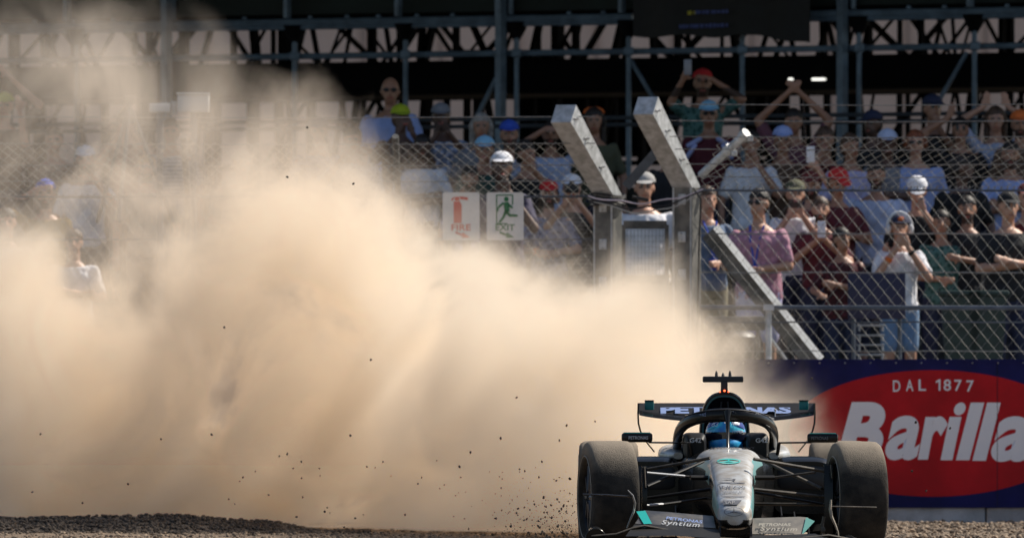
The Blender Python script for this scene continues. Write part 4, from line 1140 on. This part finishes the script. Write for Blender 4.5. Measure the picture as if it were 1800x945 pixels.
on_helmet(text_mesh('63', (-.095, -.05, .715, .745), 0, shear=.3, subdiv=1, thick=0), HW, 'lettering')
on_helmet(text_mesh('1863', (.035, .09, .725, .748), 0, shear=.3, subdiv=1, thick=0), HW, 'lettering')
on_helmet(text_mesh('HYPERION'[:5], (.04, .115, .672, .690), -.0, shear=.1, subdiv=1, thick=0), HW, 'lettering')
HD = mat('helmet_deep_blue', (.01, .03, .22), .25, coat=.4)
def strip(P, m, nm):
    for q_ in P: on_helmet(poly_mesh([[(x, z + .665) for x, z in q_]], 3), m, nm)
strip([[(-.12, .04), (-.03, .075), (-.03, .060), (-.12, .027)], [(.03, .055), (.12, .028), (.12, .016), (.03, .040)]], HC, 'helmet_stripe')
strip([[(-.115, -.075), (-.06, -.09), (-.02, -.065), (-.03, -.085), (-.08, -.112)], [(.02, -.065), (.06, -.085), (.12, -.06), (.09, -.095), (.04, -.1)]], HC, 'helmet_stripe')
strip([[(-.125, .035), (-.118, .062), (-.07, .105), (-.035, .118), (-.035, .085), (-.07, .06)], [(.04, .085), (.035, .118), (.08, .10), (.12, .06), (.127, .03), (.08, .055)]], HD, 'helmet_patch')
strip([[(-.012, .07), (-.012, .125), (.012, .125), (.012, .07)], [(-.085, .075), (-.055, .098), (-.05, .086), (-.08, .064)], [(.055, .092), (.092, .070), (.088, .060), (.052, .080)]], HW, 'helmet_patch')
strip([[(-.10, -.062), (-.05, -.052), (-.05, -.064), (-.10, -.078)], [(.05, -.055), (.10, -.066), (.10, -.078), (.05, -.066)]], HW, 'helmet_patch')
# wheels
def wheel(name_pos, xc, yc, wd, r, steer, label=None, roll=0.):
    wh = empty('wheel', (xc, yc, r), None, None, None, R(steer)); wh.parent = car
    hw = wd / 2
    prof = [(hw * .80, r * .665), (hw * .96, r * .70), (hw * 1.0, r * .80), (hw * .985, r * .90), (hw * .93, r * .955), (hw * .82, r * .988), (hw * .6, r * .998), (0, r)]
    P = [(-a, q_) for a, q_ in prof] + [(a, q_) for a, q_ in prof[::-1][1:]]
    P = [(-hw * .6, r * .66)] + P + [(hw * .6, r * .66)]
    mb = MB(); n = 72
    rings = [[Vector((x, math.cos(2 * math.pi * k / n) * q_, math.sin(2 * math.pi * k / n) * q_)) for k in range(n)] for x, q_ in P]
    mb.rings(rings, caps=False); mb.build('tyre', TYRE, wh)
    mb = MB(); rp = [(-hw * .80, r * .662), (-hw * .84, r * .62), (-hw * .70, r * .60), (-hw * .62, r * .30), (-hw * .78, r * .12), (-hw * .80, 0.001)]
    for sgn in (1, -1):
        mb.rings([[Vector((x * sgn, math.cos(2 * math.pi * k / 48) * q_, math.sin(2 * math.pi * k / 48) * q_)) for k in range(48)] for x, q_ in rp], caps=False)
    rm = mb.build('rim', RIM, wh)
    mb = MB()
    for k in range(10):
        a = 2 * math.pi * k / 10; mb.tube([(-hw * .80, math.cos(a) * r * .12, math.sin(a) * r * .12), (-hw * .72, math.cos(a) * r * .58, math.sin(a) * r * .58)], .014, 5)
    mb.build('spokes', mat('spoke_grey', (.05, .05, .055), .4, .4), rm)
    mb = MB(); mb.tube([(-hw * 1.003, math.cos(t) * r * .73, math.sin(t) * r * .73) for t in [2 * math.pi * k / 48 for k in range(49)]], .0035, 4); mb.build('sidewall_ring', mat('ring_pale', (.30, .27, .22), .7), wh)
    return wh
wheel('fl', -.793, 0, .305, .362, 9); wheel('fr', .797, 0, .305, .360, 9)
wheel('rl', -.76, 3.6, .40, .360, 0); wheel('rr', .79, 3.6, .40, .360, 0)
# brake ducts / uprights
for sx, u0, u1, v0, v1 in ((-1, 385, 412, 545, 810), (1, 1345, 1390, 530, 905)):
    b = MB(); a = U(u0, v0, .05); c = U(u1, v1, .05)
    b.rings([[Vector((x, y, z)) for y, z in ((-.05, c.z), (-.08, (a.z + c.z) / 2), (-.02, a.z), (.12, a.z + .01), (.16, (a.z + c.z) / 2), (.12, c.z))] for x in (a.x, c.x)])
    b.build('brake_duct', CB, car)
for (ua, va, ub, vb) in ((398, 540, 404, 650), (1382, 530, 1388, 600)):
    b = MB(); b.tube([U(ua, va, -.1), U(ub, vb, -.12)], .012, 8, flat=(.5, 1.5)); b.build('duct_lip', DUSTY, car)
# suspension
def armm(p, q_, r=.017, m=CBM, y0=0.0, y1=.0, nm='suspension_arm', fl=(.62, 1.3)):
    b = MB(); b.tube([U(p[0], p[1], y0), U(q_[0], q_[1], y1)], [r, r], 10, flat=(1.0, .55)); return b.build(nm, m, car)
armm((405, 556), (745, 493), .020, DUSTY, .0, -.12); armm((410, 642), (705, 512), .018, CBM, .0, .35)
armm((408, 570), (610, 588), .014, WMARK, .05, .15, 'track_rod'); armm((600, 588), (745, 597), .013, CBM, .15, .2, 'track_rod')
armm((640, 596), (738, 597), .030, CBM, .12, .14, 'steering_rack')
armm((405, 706), (760, 655), .020, CBM, .0, -.1); armm((405, 742), (492, 736), .016, WMARK, .0, .1); armm((485, 738), (765, 700), .016, CBM, .1, .3)
armm((975, 498), (1345, 562), .020, DUSTY, -.12, .0); armm((1040, 515), (1335, 655), .018, DUSTY, .3, .0)
armm((975, 597), (1082, 597), .030, CBM, .12, .14, 'steering_rack'); armm((1075, 597), (1300, 568), .014, DUSTY, .15, .05, 'track_rod')
armm((970, 657), (1360, 698), .020, DUSTY, -.1, 0); armm((970, 672), (1360, 740), .017, CBM, .1, .0); armm((960, 735), (1350, 738), .018, DUSTY, .3, .0)
# mirrors
for sx, u0, u1, v0, v1 in ((-1, 278, 441, 361, 410), (1, 1258, 1420, 364, 412)):
    a = U(u0, v0, 1.45); c = U(u1, v1, 1.45); ctr = (a + c) / 2
    mr = empty('mirror', ctr); mr.parent = car
    b = MB(); b.rbox((0, .04, 0), (c.x - a.x, .09, a.z - c.z), .014); hs = b.build('mirror_housing', CB, mr)
    b = MB(); b.rbox((0, .04, (a.z - c.z) / 2 + .001), ((c.x - a.x) * .86, .07, .006), .002); b.build('mirror_top', TEAL, mr)
    link('lettering', text_mesh('PETRONAS', (-.055 if sx < 0 else -.075, .072 if sx < 0 else .035, -.012, .010), -.0065, bold=.015), WMARK if sx < 0 else GMARK, hs, False)
    b = MB(); e = U(640 if sx < 0 else 1108, 413, 1.6) - ctr; s0 = U(440 if sx < 0 else 1258, 411, 1.47) - ctr
    b.tube([s0 + Vector((-sx * 0, 0, 0)) - Vector((sx * -.02, 0, 0)), e], .010, 8, flat=(1.6, .6)); b.build('mirror_stalk', CB, mr)
    b = MB(); b.tube([e, e + Vector((-sx * .01, .02, -.08))], .012, 8); b.build('mirror_stalk', CB, mr)
b = MB(); b.tube([U(1088, 275, 1.9), U(1088, 243, 1.9)], .004, 6); b.ellip(U(1088, 240, 1.9), (.009, .009, .009), None, 8, 6); b.build('antenna', WMARK, car)
# rear wing
RW = 4.75
rw = MB()
def span(us, vfun, y, n=28): return [U(us[0] + (us[1] - us[0]) * k / n, vfun(k / n), y) for k in range(n + 1)]
def sheetpart(A, B, t, name, m, parent=car):
    b = MB(); n = len(A); off = Vector((0, t, t * .3)); vs = list(A) + list(B) + [p + off for p in A] + [p + off for p in B]; fs = []
    for k in range(n - 1):
        fs += [(k, k + 1, n + k + 1, n + k), (2 * n + k, 3 * n + k, 3 * n + k + 1, 2 * n + k + 1), (k, 2 * n + k, 2 * n + k + 1, k + 1), (n + k, n + k + 1, 3 * n + k + 1, 3 * n + k)]
    fs += [(0, n, 3 * n, 2 * n), (n - 1, 3 * n - 1, 4 * n - 1, 2 * n - 1)]
    b.add(vs, fs); return b.build(name, m, parent)
wingflap = sheetpart(span((362, 1300), lambda t: 206, RW + .12), span((366, 1296), lambda t: 262 + 6 * math.sin(math.pi * t), RW - .05), .012, 'rear_wing_flap', CBM)
sheetpart(span((372, 1292), lambda t: 243 + 34 * math.sin(math.pi * t) ** .8, RW - .06), span((372, 1292), lambda t: 268 + 40 * math.sin(math.pi * t) ** .8, RW - .42), .012, 'rear_wing_plane', CB)
for sx, u in ((-1, 362), (1, 1300)):
    P = [(u, 205), (u + sx * 2, 260), (u - sx * 0, 310), (u - sx * 10, 350), (u - sx * 35, 400), (u - sx * 85, 462)]
    A = [U(a, v, RW - .40) for a, v in P]; B = [U(a, v, RW + .2) for a, v in P]
    b = MB(); n = len(A); off = Vector((sx * -.012, 0, 0)); b.rings([A, B, [p + off for p in B], [p + off for p in A]], close=False, caps=False)
    for k in range(1): pass
    b.add(A + [p + off for p in A], [(i, i + 1, n + i + 1, n + i) for i in range(n - 1)])
    b.build('rear_wing_endplate', DUSTY if sx > 0 else CB, car)
    b = MB(); a = U(u - sx * (62), 215, RW - .1); b.rbox(a, (.062, .05, .065), .006); br = b.build('wing_bracket', TEALD, car)
    b = MB(); b.box(U(u - sx * 62, 191, RW - .1), (.064, .08, .008)); b.build('bracket_cap', BLACK, br, False)
for wd_, a, c in (('PET', 483, 724), ('NAS', 925, 1172)):
    p0 = U(a, 219, RW - .02); p1 = U(c, 258, RW - .02)
    me2 = text_mesh(wd_, (p0.x, p1.x, p1.z, p0.z), 0, bold=.05)
    for v in me2.vertices: v.co.y += RW - .04 + .17 * (v.co.z - p1.z) / (p0.z - p1.z) - .035
    link('lettering', me2, BMARK2, wingflap, False)
b = MB(); b.rings([[Vector((x, y, z)) for y, z in ((4.4, .3), (4.65, .3), (4.72, .86), (4.5, .86))] for x in (.045, .057)]); b.build('wing_pylon', CBM, car, False)
b = MB(); b.box((.05, 4.9, .26), (.9, .25, .03)); b.build('beam_wing', CBM, car, False)
# front wing
FY = -1.05
def FU(u, v, y=FY): return U(u, v, y)
flapL = sheetpart([FU(395, 770, FY + .22), FU(520, 779, FY + .22), FU(640, 790, FY + .22), FU(762, 800, FY + .22)], [FU(350, 838, FY + .02), FU(500, 846, FY), FU(640, 853, FY), FU(775, 862, FY)], .008, 'front_wing_flap', mat('flap_grey', (.04, .04, .042), .4, .1, c2=(.13, .115, .095), scale=5, detail=7))
flapR = sheetpart([FU(970, 812, FY + .22), FU(1100, 808, FY + .22), FU(1215, 804, FY + .22), FU(1262, 808, FY + .22)], [FU(965, 893, FY), FU(1100, 895, FY), FU(1210, 895, FY), FU(1242, 890, FY + .02)], .008, 'front_wing_flap', mat('flap_dusty', (.12, .11, .095), .5, 0, c2=(.24, .21, .17), scale=5, detail=7))
def flatp(P, m, nm, parent, y0=FY, top=790, bot=870, dy=.22):
    """flat marks on the flap: follow its slope"""
    b = MB(); 
    vs = []
    for u, v in P:
        p = FU(u, v, y0); p.y = y0 + dy * (1 - min(1, max(0, (v - top) / (bot - top)))) - .016; vs.append(p)
    b.add(vs + [p + Vector((0, .004, 0)) for p in vs], [tuple(range(len(vs)))]); b.v = b.v; return b.build(nm, m, parent, False)
flatp([(357, 775), (405, 771), (438, 838), (395, 840)], TEAL, 'stripe', flapL, top=770, bot=842)
flatp([(1255, 806), (1300, 826), (1235, 892), (1230, 890)], mat('teal_dusty', (.10, .30, .26), .5), 'stripe', flapR, top=806, bot=894)
def flap_text(wd_, u0, u1, v0, v1, sl_, sh_, m, parent, top, bot, bold=.03):
    a = FU(u0, v0); c = FU(u1, v1); me2 = text_mesh(wd_, (a.x, c.x, c.z, a.z), 0, shear=sh_, bold=bold if wd_ != 'Syntium' else .014, spacing=1.0 if wd_ != 'Syntium' else 1.2)
    for v in me2.vertices:
        f = (v.co.x - a.x) / (c.x - a.x); v.co.z -= sl_ * f / 833.
        py = 753 - (v.co.z - CAM_H) * 20000 / (CY + FY); vv = (py - 640) * 3
        v.co.y += FY + .22 * (1 - min(1, max(0, (vv - top) / (bot - top)))) - .045
    link('lettering', me2, m, parent, False)
flap_text('PETRONAS', 512, 706, 800, 816, 22, .2, BMARK2, flapL, 785, 856); flap_text('Syntium', 488, 690, 818, 848, 16, .3, mat('mark_pale', (.42, .43, .44), .5), flapL, 785, 856)
PM = mat('dusty_mark', (.36, .33, .27), .6)
flap_text('PETRONAS', 1000, 1172, 836, 852, 0, .2, PM, flapR, 808, 894); flap_text('Syntium', 1008, 1205, 853, 882, 3, .3, PM, flapR, 808, 894)
b = sheetpart([FU(345, 845, FY - .02), FU(560, 850, FY - .02), FU(790, 872, FY - .02)], [FU(300, 905, FY - .3), FU(560, 902, FY - .3), FU(800, 918, FY - .3)], .010, 'front_wing_plane', CBM)
b = sheetpart([FU(960, 900, FY - .02), FU(1100, 901, FY - .02), FU(1300, 893, FY - .02)], [FU(950, 932, FY - .3), FU(1100, 935, FY - .3), FU(1370, 925, FY - .3)], .010, 'front_wing_plane', CBM)
b = MB(); b.tube([FU(120, 905, FY - .1), FU(250, 895, FY - .12), FU(340, 862, FY - .12), FU(400, 850, FY - .1), FU(560, 880, FY - .12), FU(780, 915, FY - .15), FU(960, 925, FY - .15), FU(1200, 918, FY - .15), FU(1370, 900, FY - .12), FU(1500, 925, FY - .1)], .012, 8, flat=(1.5, .7)); b.build('front_wing_edge', DUSTY, car)
b = MB(); b.box((0.0, FY - .15, .085), (1.86, .28, .012)); b.build('front_wing_plane', CBM, car, False)
for u in (790, 955): b = MB(); p = FU(u, 880, FY + .05); b.rings([[Vector((p.x + d, y, z)) for y, z in ((-1.15, .11), (-.85, .11), (-.85, .19), (-1.08, .18))] for d in (0, .012)]); b.build('wing_pylon', CB, car, False)
# curved fins and dive planes beside the wheels
def fin(P, y, r, m): b = MB(); b.tube([FU(u, v, y) for u, v in P], r, 10, flat=(.55, 2.2), up=(0, 1, 0)); return b.build('endplate_fin', m, car)
fin([(310, 662), (336, 690), (349, 730), (342, 775), (322, 820), (306, 862)], FY + .1, [.006, .012, .014, .013, .011, .008], mat('fin_grey', (.14, .13, .12), .35, .2))
fin([(1382, 712), (1378, 760), (1384, 800), (1402, 840), (1418, 880), (1424, 925)], FY + .1, [.010, .018, .018, .014, .010, .008], mat('fin_dusty', (.26, .22, .17), .6))
b = MB(); b.tube([FU(78, 684, FY + .1), FU(200, 688, FY + .05), FU(325, 696, FY + .1)], [.010, .012, .012], 10, flat=(2.2, .55), up=(0, 0, 1)); b.build('dive_plane', CB, car)
b = MB(); b.tube([FU(1388, 748, FY + .1), FU(1500, 750, FY + .05), FU(1620, 752, FY + .1)], [.008, .009, .007], 10, flat=(2.2, .55), up=(0, 0, 1)); b.build('dive_plane', DUSTY, car)
for u, v in ((140, 895), (1480, 940)):
    b = MB(); c = FU(u, v, FY + .02); b.tube([c + Vector((-.0, -.10, -.02)), c + Vector((0, .2, 0))], [.058, .05], 20); b.tube([c + Vector((math.cos(a) * .06, -.10, math.sin(a) * .055 - .02)) for a in [math.pi * k / 12 for k in range(13)]], .006, 6); b.build('endplate_foot', CB, car)
b = MB(); b.tube([FU(1345, 800, FY + .1), FU(1335, 850, FY + .1), FU(1342, 885, FY + .1)], .010, 8); b.ellip(FU(1340, 872, FY + .08), (.016, .01, .022), None, 8, 6); b.build('flap_hinge', DUSTY, car)

# ------------------------------------------------------------------ flung stones
protos = [stone_mesh(1., s + 20) for s in range(4)]
for mm_ in protos: mm_.materials.append(STONE)
rnd = random.Random(11)
spots = []
while len(spots) < 215:
    px = 1015 - abs(rnd.gauss(0, 75)); py = 948 - abs(rnd.gauss(0, 50))
    if px > 1012 or px < 700: continue
    spots.append((px, py, rnd.uniform(73.5, 78), rnd.choice((rnd.uniform(.002, .004), rnd.uniform(.003, .0085)))))
for _ in range(50):
    spots.append((rnd.uniform(400, 1000), rnd.uniform(800, 940), rnd.uniform(75, 84), rnd.uniform(.004, .007)))
for px, py in ((505, 311), (540, 224), (621, 323), (652, 632), (372, 763), (283, 771), (71, 762), (394, 575), (908, 698), (996, 747), (1046, 740), (827, 794), (673, 811), (880, 770), (616, 765), (505, 797), (983, 773), (237, 909), (427, 838), (1610, 742), (1670, 752), (1603, 827), (1628, 862), (1427, 664), (57, 864), (225, 850), (145, 883)):
    spots.append((px, py, 80, .0075))
for i, (px, py, D, r) in enumerate(spots):
    o = bpy.data.objects.new('flying_stone', protos[i % 4]); sc.collection.objects.link(o)
    o.location = W(px, py, D); o.scale = (r * rnd.uniform(1.2, 1.8), r, r * rnd.uniform(1.2, 1.9)); o.rotation_euler = (rnd.uniform(0, 6), rnd.uniform(0, 6), rnd.uniform(0, 6))
    tag(o, 'small dark stone in the dense spray beside the left front wheel of the race car' if i < 215 else 'lone dark stone flying in the air away from the dense spray', 'stone', 'stones in the spray' if i < 215 else 'stones flying alone')

rs = random.Random(3); q = MB()
for i in range(420):
    px = 1014 - abs(rs.gauss(0, 62)); py = 952 - abs(rs.gauss(0, 34)); r = rs.uniform(.0014, .004); b_ = rs.choice(protos); c = W(px, py, rs.uniform(73.5, 79)); a = Matrix.Rotation(rs.uniform(0, 6), 3, 'Y') * r
    q.add([c + a @ v.co for v in b_.vertices], [tuple(f.vertices) for f in b_.polygons])
tag(q.build('grit_spray', STONE, smooth=False), 'fine grit thrown up beside the left front wheel', None, None, 'stuff')
# ------------------------------------------------------------------ dust
def dust_material(name, build, colour=(.96, .86, .73), g=.2):
    m = bpy.data.materials.new(name); m.use_nodes = True; nt = m.node_tree; N = nt.nodes; L = nt.links
    for n in list(N): N.remove(n)
    out = N.new('ShaderNodeOutputMaterial'); pv = N.new('ShaderNodeVolumePrincipled')
    pv.inputs['Color'].default_value = (*colour, 1); pv.inputs['Anisotropy'].default_value = g
    L.new(pv.outputs[0], out.inputs['Volume'])
    geo = N.new('ShaderNodeNewGeometry'); sep = N.new('ShaderNodeSeparateXYZ'); L.new(geo.outputs['Position'], sep.inputs[0])
    class H: pass
    h = H(); h.X, h.Y, h.Z = sep.outputs
    def mth(op, *a, clamp=False):
        n = N.new('ShaderNodeMath'); n.operation = op; n.use_clamp = clamp
        for i, v in enumerate(a):
            if isinstance(v, (int, float)): n.inputs[i].default_value = v
            else: L.new(v, n.inputs[i])
        return n.outputs[0]
    def nz(scale, detail, rough, off=(0, 0, 0), stretch=(1, 1, 1), rot=(0, 0, 0), dist=0.):
        mp = N.new('ShaderNodeMapping'); L.new(geo.outputs['Position'], mp.inputs[0]); mp.inputs['Location'].default_value = off; mp.inputs['Scale'].default_value = stretch; mp.inputs['Rotation'].default_value = rot
        n = N.new('ShaderNodeTexNoise'); n.inputs['Scale'].default_value = scale; n.inputs['Detail'].default_value = detail; n.inputs['Roughness'].default_value = rough; n.inputs['Distortion'].default_value = dist
        L.new(mp.outputs[0], n.inputs['Vector']); return n.outputs[0]
    def ramp(inp, pts, lo, hi, vlo, vhi):
        t = mth('DIVIDE', mth('SUBTRACT', inp, lo), hi - lo)
        r = N.new('ShaderNodeValToRGB'); L.new(t, r.inputs[0]); cr = r.color_ramp; cr.interpolation = 'EASE'
        for i, (p, v) in enumerate(pts):
            e = cr.elements[i] if i < 2 else cr.elements.new((p - lo) / (hi - lo))
            e.position = max(0, min(1, (p - lo) / (hi - lo))); gg = (v - vlo) / (vhi - vlo); e.color = (gg, gg, gg, 1)
        s = N.new('ShaderNodeSeparateColor'); L.new(r.outputs[0], s.inputs[0])
        return mth('ADD', mth('MULTIPLY', s.outputs[0], vhi - vlo), vlo)
    L.new(build(h, mth, nz, ramp), pv.inputs['Density'])
    return m
DD = 88.
def DP(px, py): return ((px - 900) * DD / 20000, CAM_H + (753 - py) * DD / 20000)
TOP = [(-60, 370), (30, 390), (120, 500), (210, 450), (300, 320), (430, 250), (560, 235), (640, 285), (720, 345), (820, 415), (940, 455), (1060, 490), (1150, 560), (1260, 625), (1370, 680), (1470, 780)]
tpts = [DP(*t) for t in TOP]
XL, XR = tpts[0][0], tpts[-1][0]
def core_density(h, mth, nz, ramp):
    T = ramp(h.X, tpts, XL, XR, 0, 4)
    n1 = nz(.50, 3, .55, (0, 0, 0), (1, .4, 1), dist=.4); n2 = nz(1.6, 6, .68, (3, 7, 1), (1, .3, 1), dist=.8); n3 = nz(.95, 6, .68, (9, 2, 4), (1, .22, 1), dist=1.0)
    d = mth('SUBTRACT', mth('ADD', T, mth('MULTIPLY', mth('SUBTRACT', n1, .5), 1.9)), h.Z)
    d = mth('ADD', d, mth('MULTIPLY', mth('SUBTRACT', n2, .5), 1.8))
    core = mth('DIVIDE', mth('ADD', d, .15), .95, clamp=True)
    core = mth('MULTIPLY', core, core)
    yc = ramp(h.X, [(XL, 92.2), (-1.5, 90.4), (.2, 85.5), (1.5, 84.5), (XR, 85)], XL, XR, 80, 100)
    hw = ramp(h.X, [(XL, 2.4), (-1.5, 2.5), (.2, 3.8), (XR, 4.5)], XL, XR, 2, 6)
    dy = mth('DIVIDE', mth('ABSOLUTE', mth('SUBTRACT', h.Y, yc)), hw)
    env = mth('SUBTRACT', 1.0, mth('MULTIPLY', dy, dy), clamp=True)
    # thin towards the right end where the navy wall shows through
    fade = ramp(h.X, [(XL, 1), (.9, 1.0), (1.6, .55), (2.1, .22), (XR, .05)], XL, XR, 0, 1)
    return mth('MULTIPLY', mth('MULTIPLY', mth('MULTIPLY', core, env), fade), mth('MULTIPLY', mth('POWER', mth('SUBTRACT', n3, .36, clamp=True), 1.35), 24.))
VT = [(-60, -60), (120, -20), (250, 0), (350, 40), (430, 130), (520, 140), (620, 175), (700, 260), (800, 330), (900, 380), (1000, 400), (1090, 460), (1200, 560)]
vpts = [DP(*t) for t in VT]
def veil_density(h, mth, nz, ramp):
    T = ramp(h.X, vpts, vpts[0][0], vpts[-1][0], 0, 5)
    n1 = nz(.8, 5, .66, (5, 1, 8), (1, .3, 1), dist=.9); n2 = nz(1.0, 5, .64, (1, 4, 2), (1, .3, .8), dist=.9)
    d = mth('SUBTRACT', mth('ADD', T, mth('MULTIPLY', mth('SUBTRACT', n1, .5), 1.5)), h.Z)
    core = mth('DIVIDE', mth('ADD', d, .1), .7, clamp=True)
    dy = mth('DIVIDE', mth('ABSOLUTE', mth('SUBTRACT', h.Y, 91.5)), 3.6)
    env = mth('SUBTRACT', 1.0, mth('MULTIPLY', dy, dy), clamp=True)
    return mth('MULTIPLY', mth('MULTIPLY', core, env), mth('MULTIPLY', mth("SUBTRACT", n2, .44, clamp=True), 2.2))
def dust_hull(name, prof, lift, m, label, ya, yb, zmin=.02):
    """closed lumpy hull round the cloud"""
    rings = []
    n = 18
    for i, (x, z) in enumerate(prof):
        y0, y1 = ya(x), yb(x); zt = max(.35, z + lift); r = []
        for k in range(n):
            a = 2 * math.pi * k / n; c, s_ = math.cos(a), math.sin(a)
            r.append(Vector((x, (y0 + y1) / 2 + (y1 - y0) / 2 * math.copysign(abs(c) ** .5, c), (zt + zmin) / 2 + (zt - zmin) / 2 * math.copysign(abs(s_) ** .5, s_))))
        rings.append(r)
    b = MB(); b.rings(rings); o = b.build(name, m); tag(o, label, None, None, 'stuff'); return o
def lerpy(x, a, b): t = max(0, min(1, (x - XL) / (1.2 - XL))); return a + (b - a) * t
dust_hull('dust_cloud', tpts, .85, dust_material('dust', core_density), 'thick pale brown dust cloud billowing from the car to the left edge', lambda x: lerpy(x, 88.8, 79.), lambda x: min(95.8, lerpy(x, 95.8, 90.5)))
dust_hull('dust_haze', vpts, .6, dust_material('thin_dust', veil_density, (.91, .80, .68)), 'thin brown dust drifting above the thick cloud', lambda x: 87.8, lambda x: 95.6, zmin=.5)
bpy.data.scenes.remove(WS)
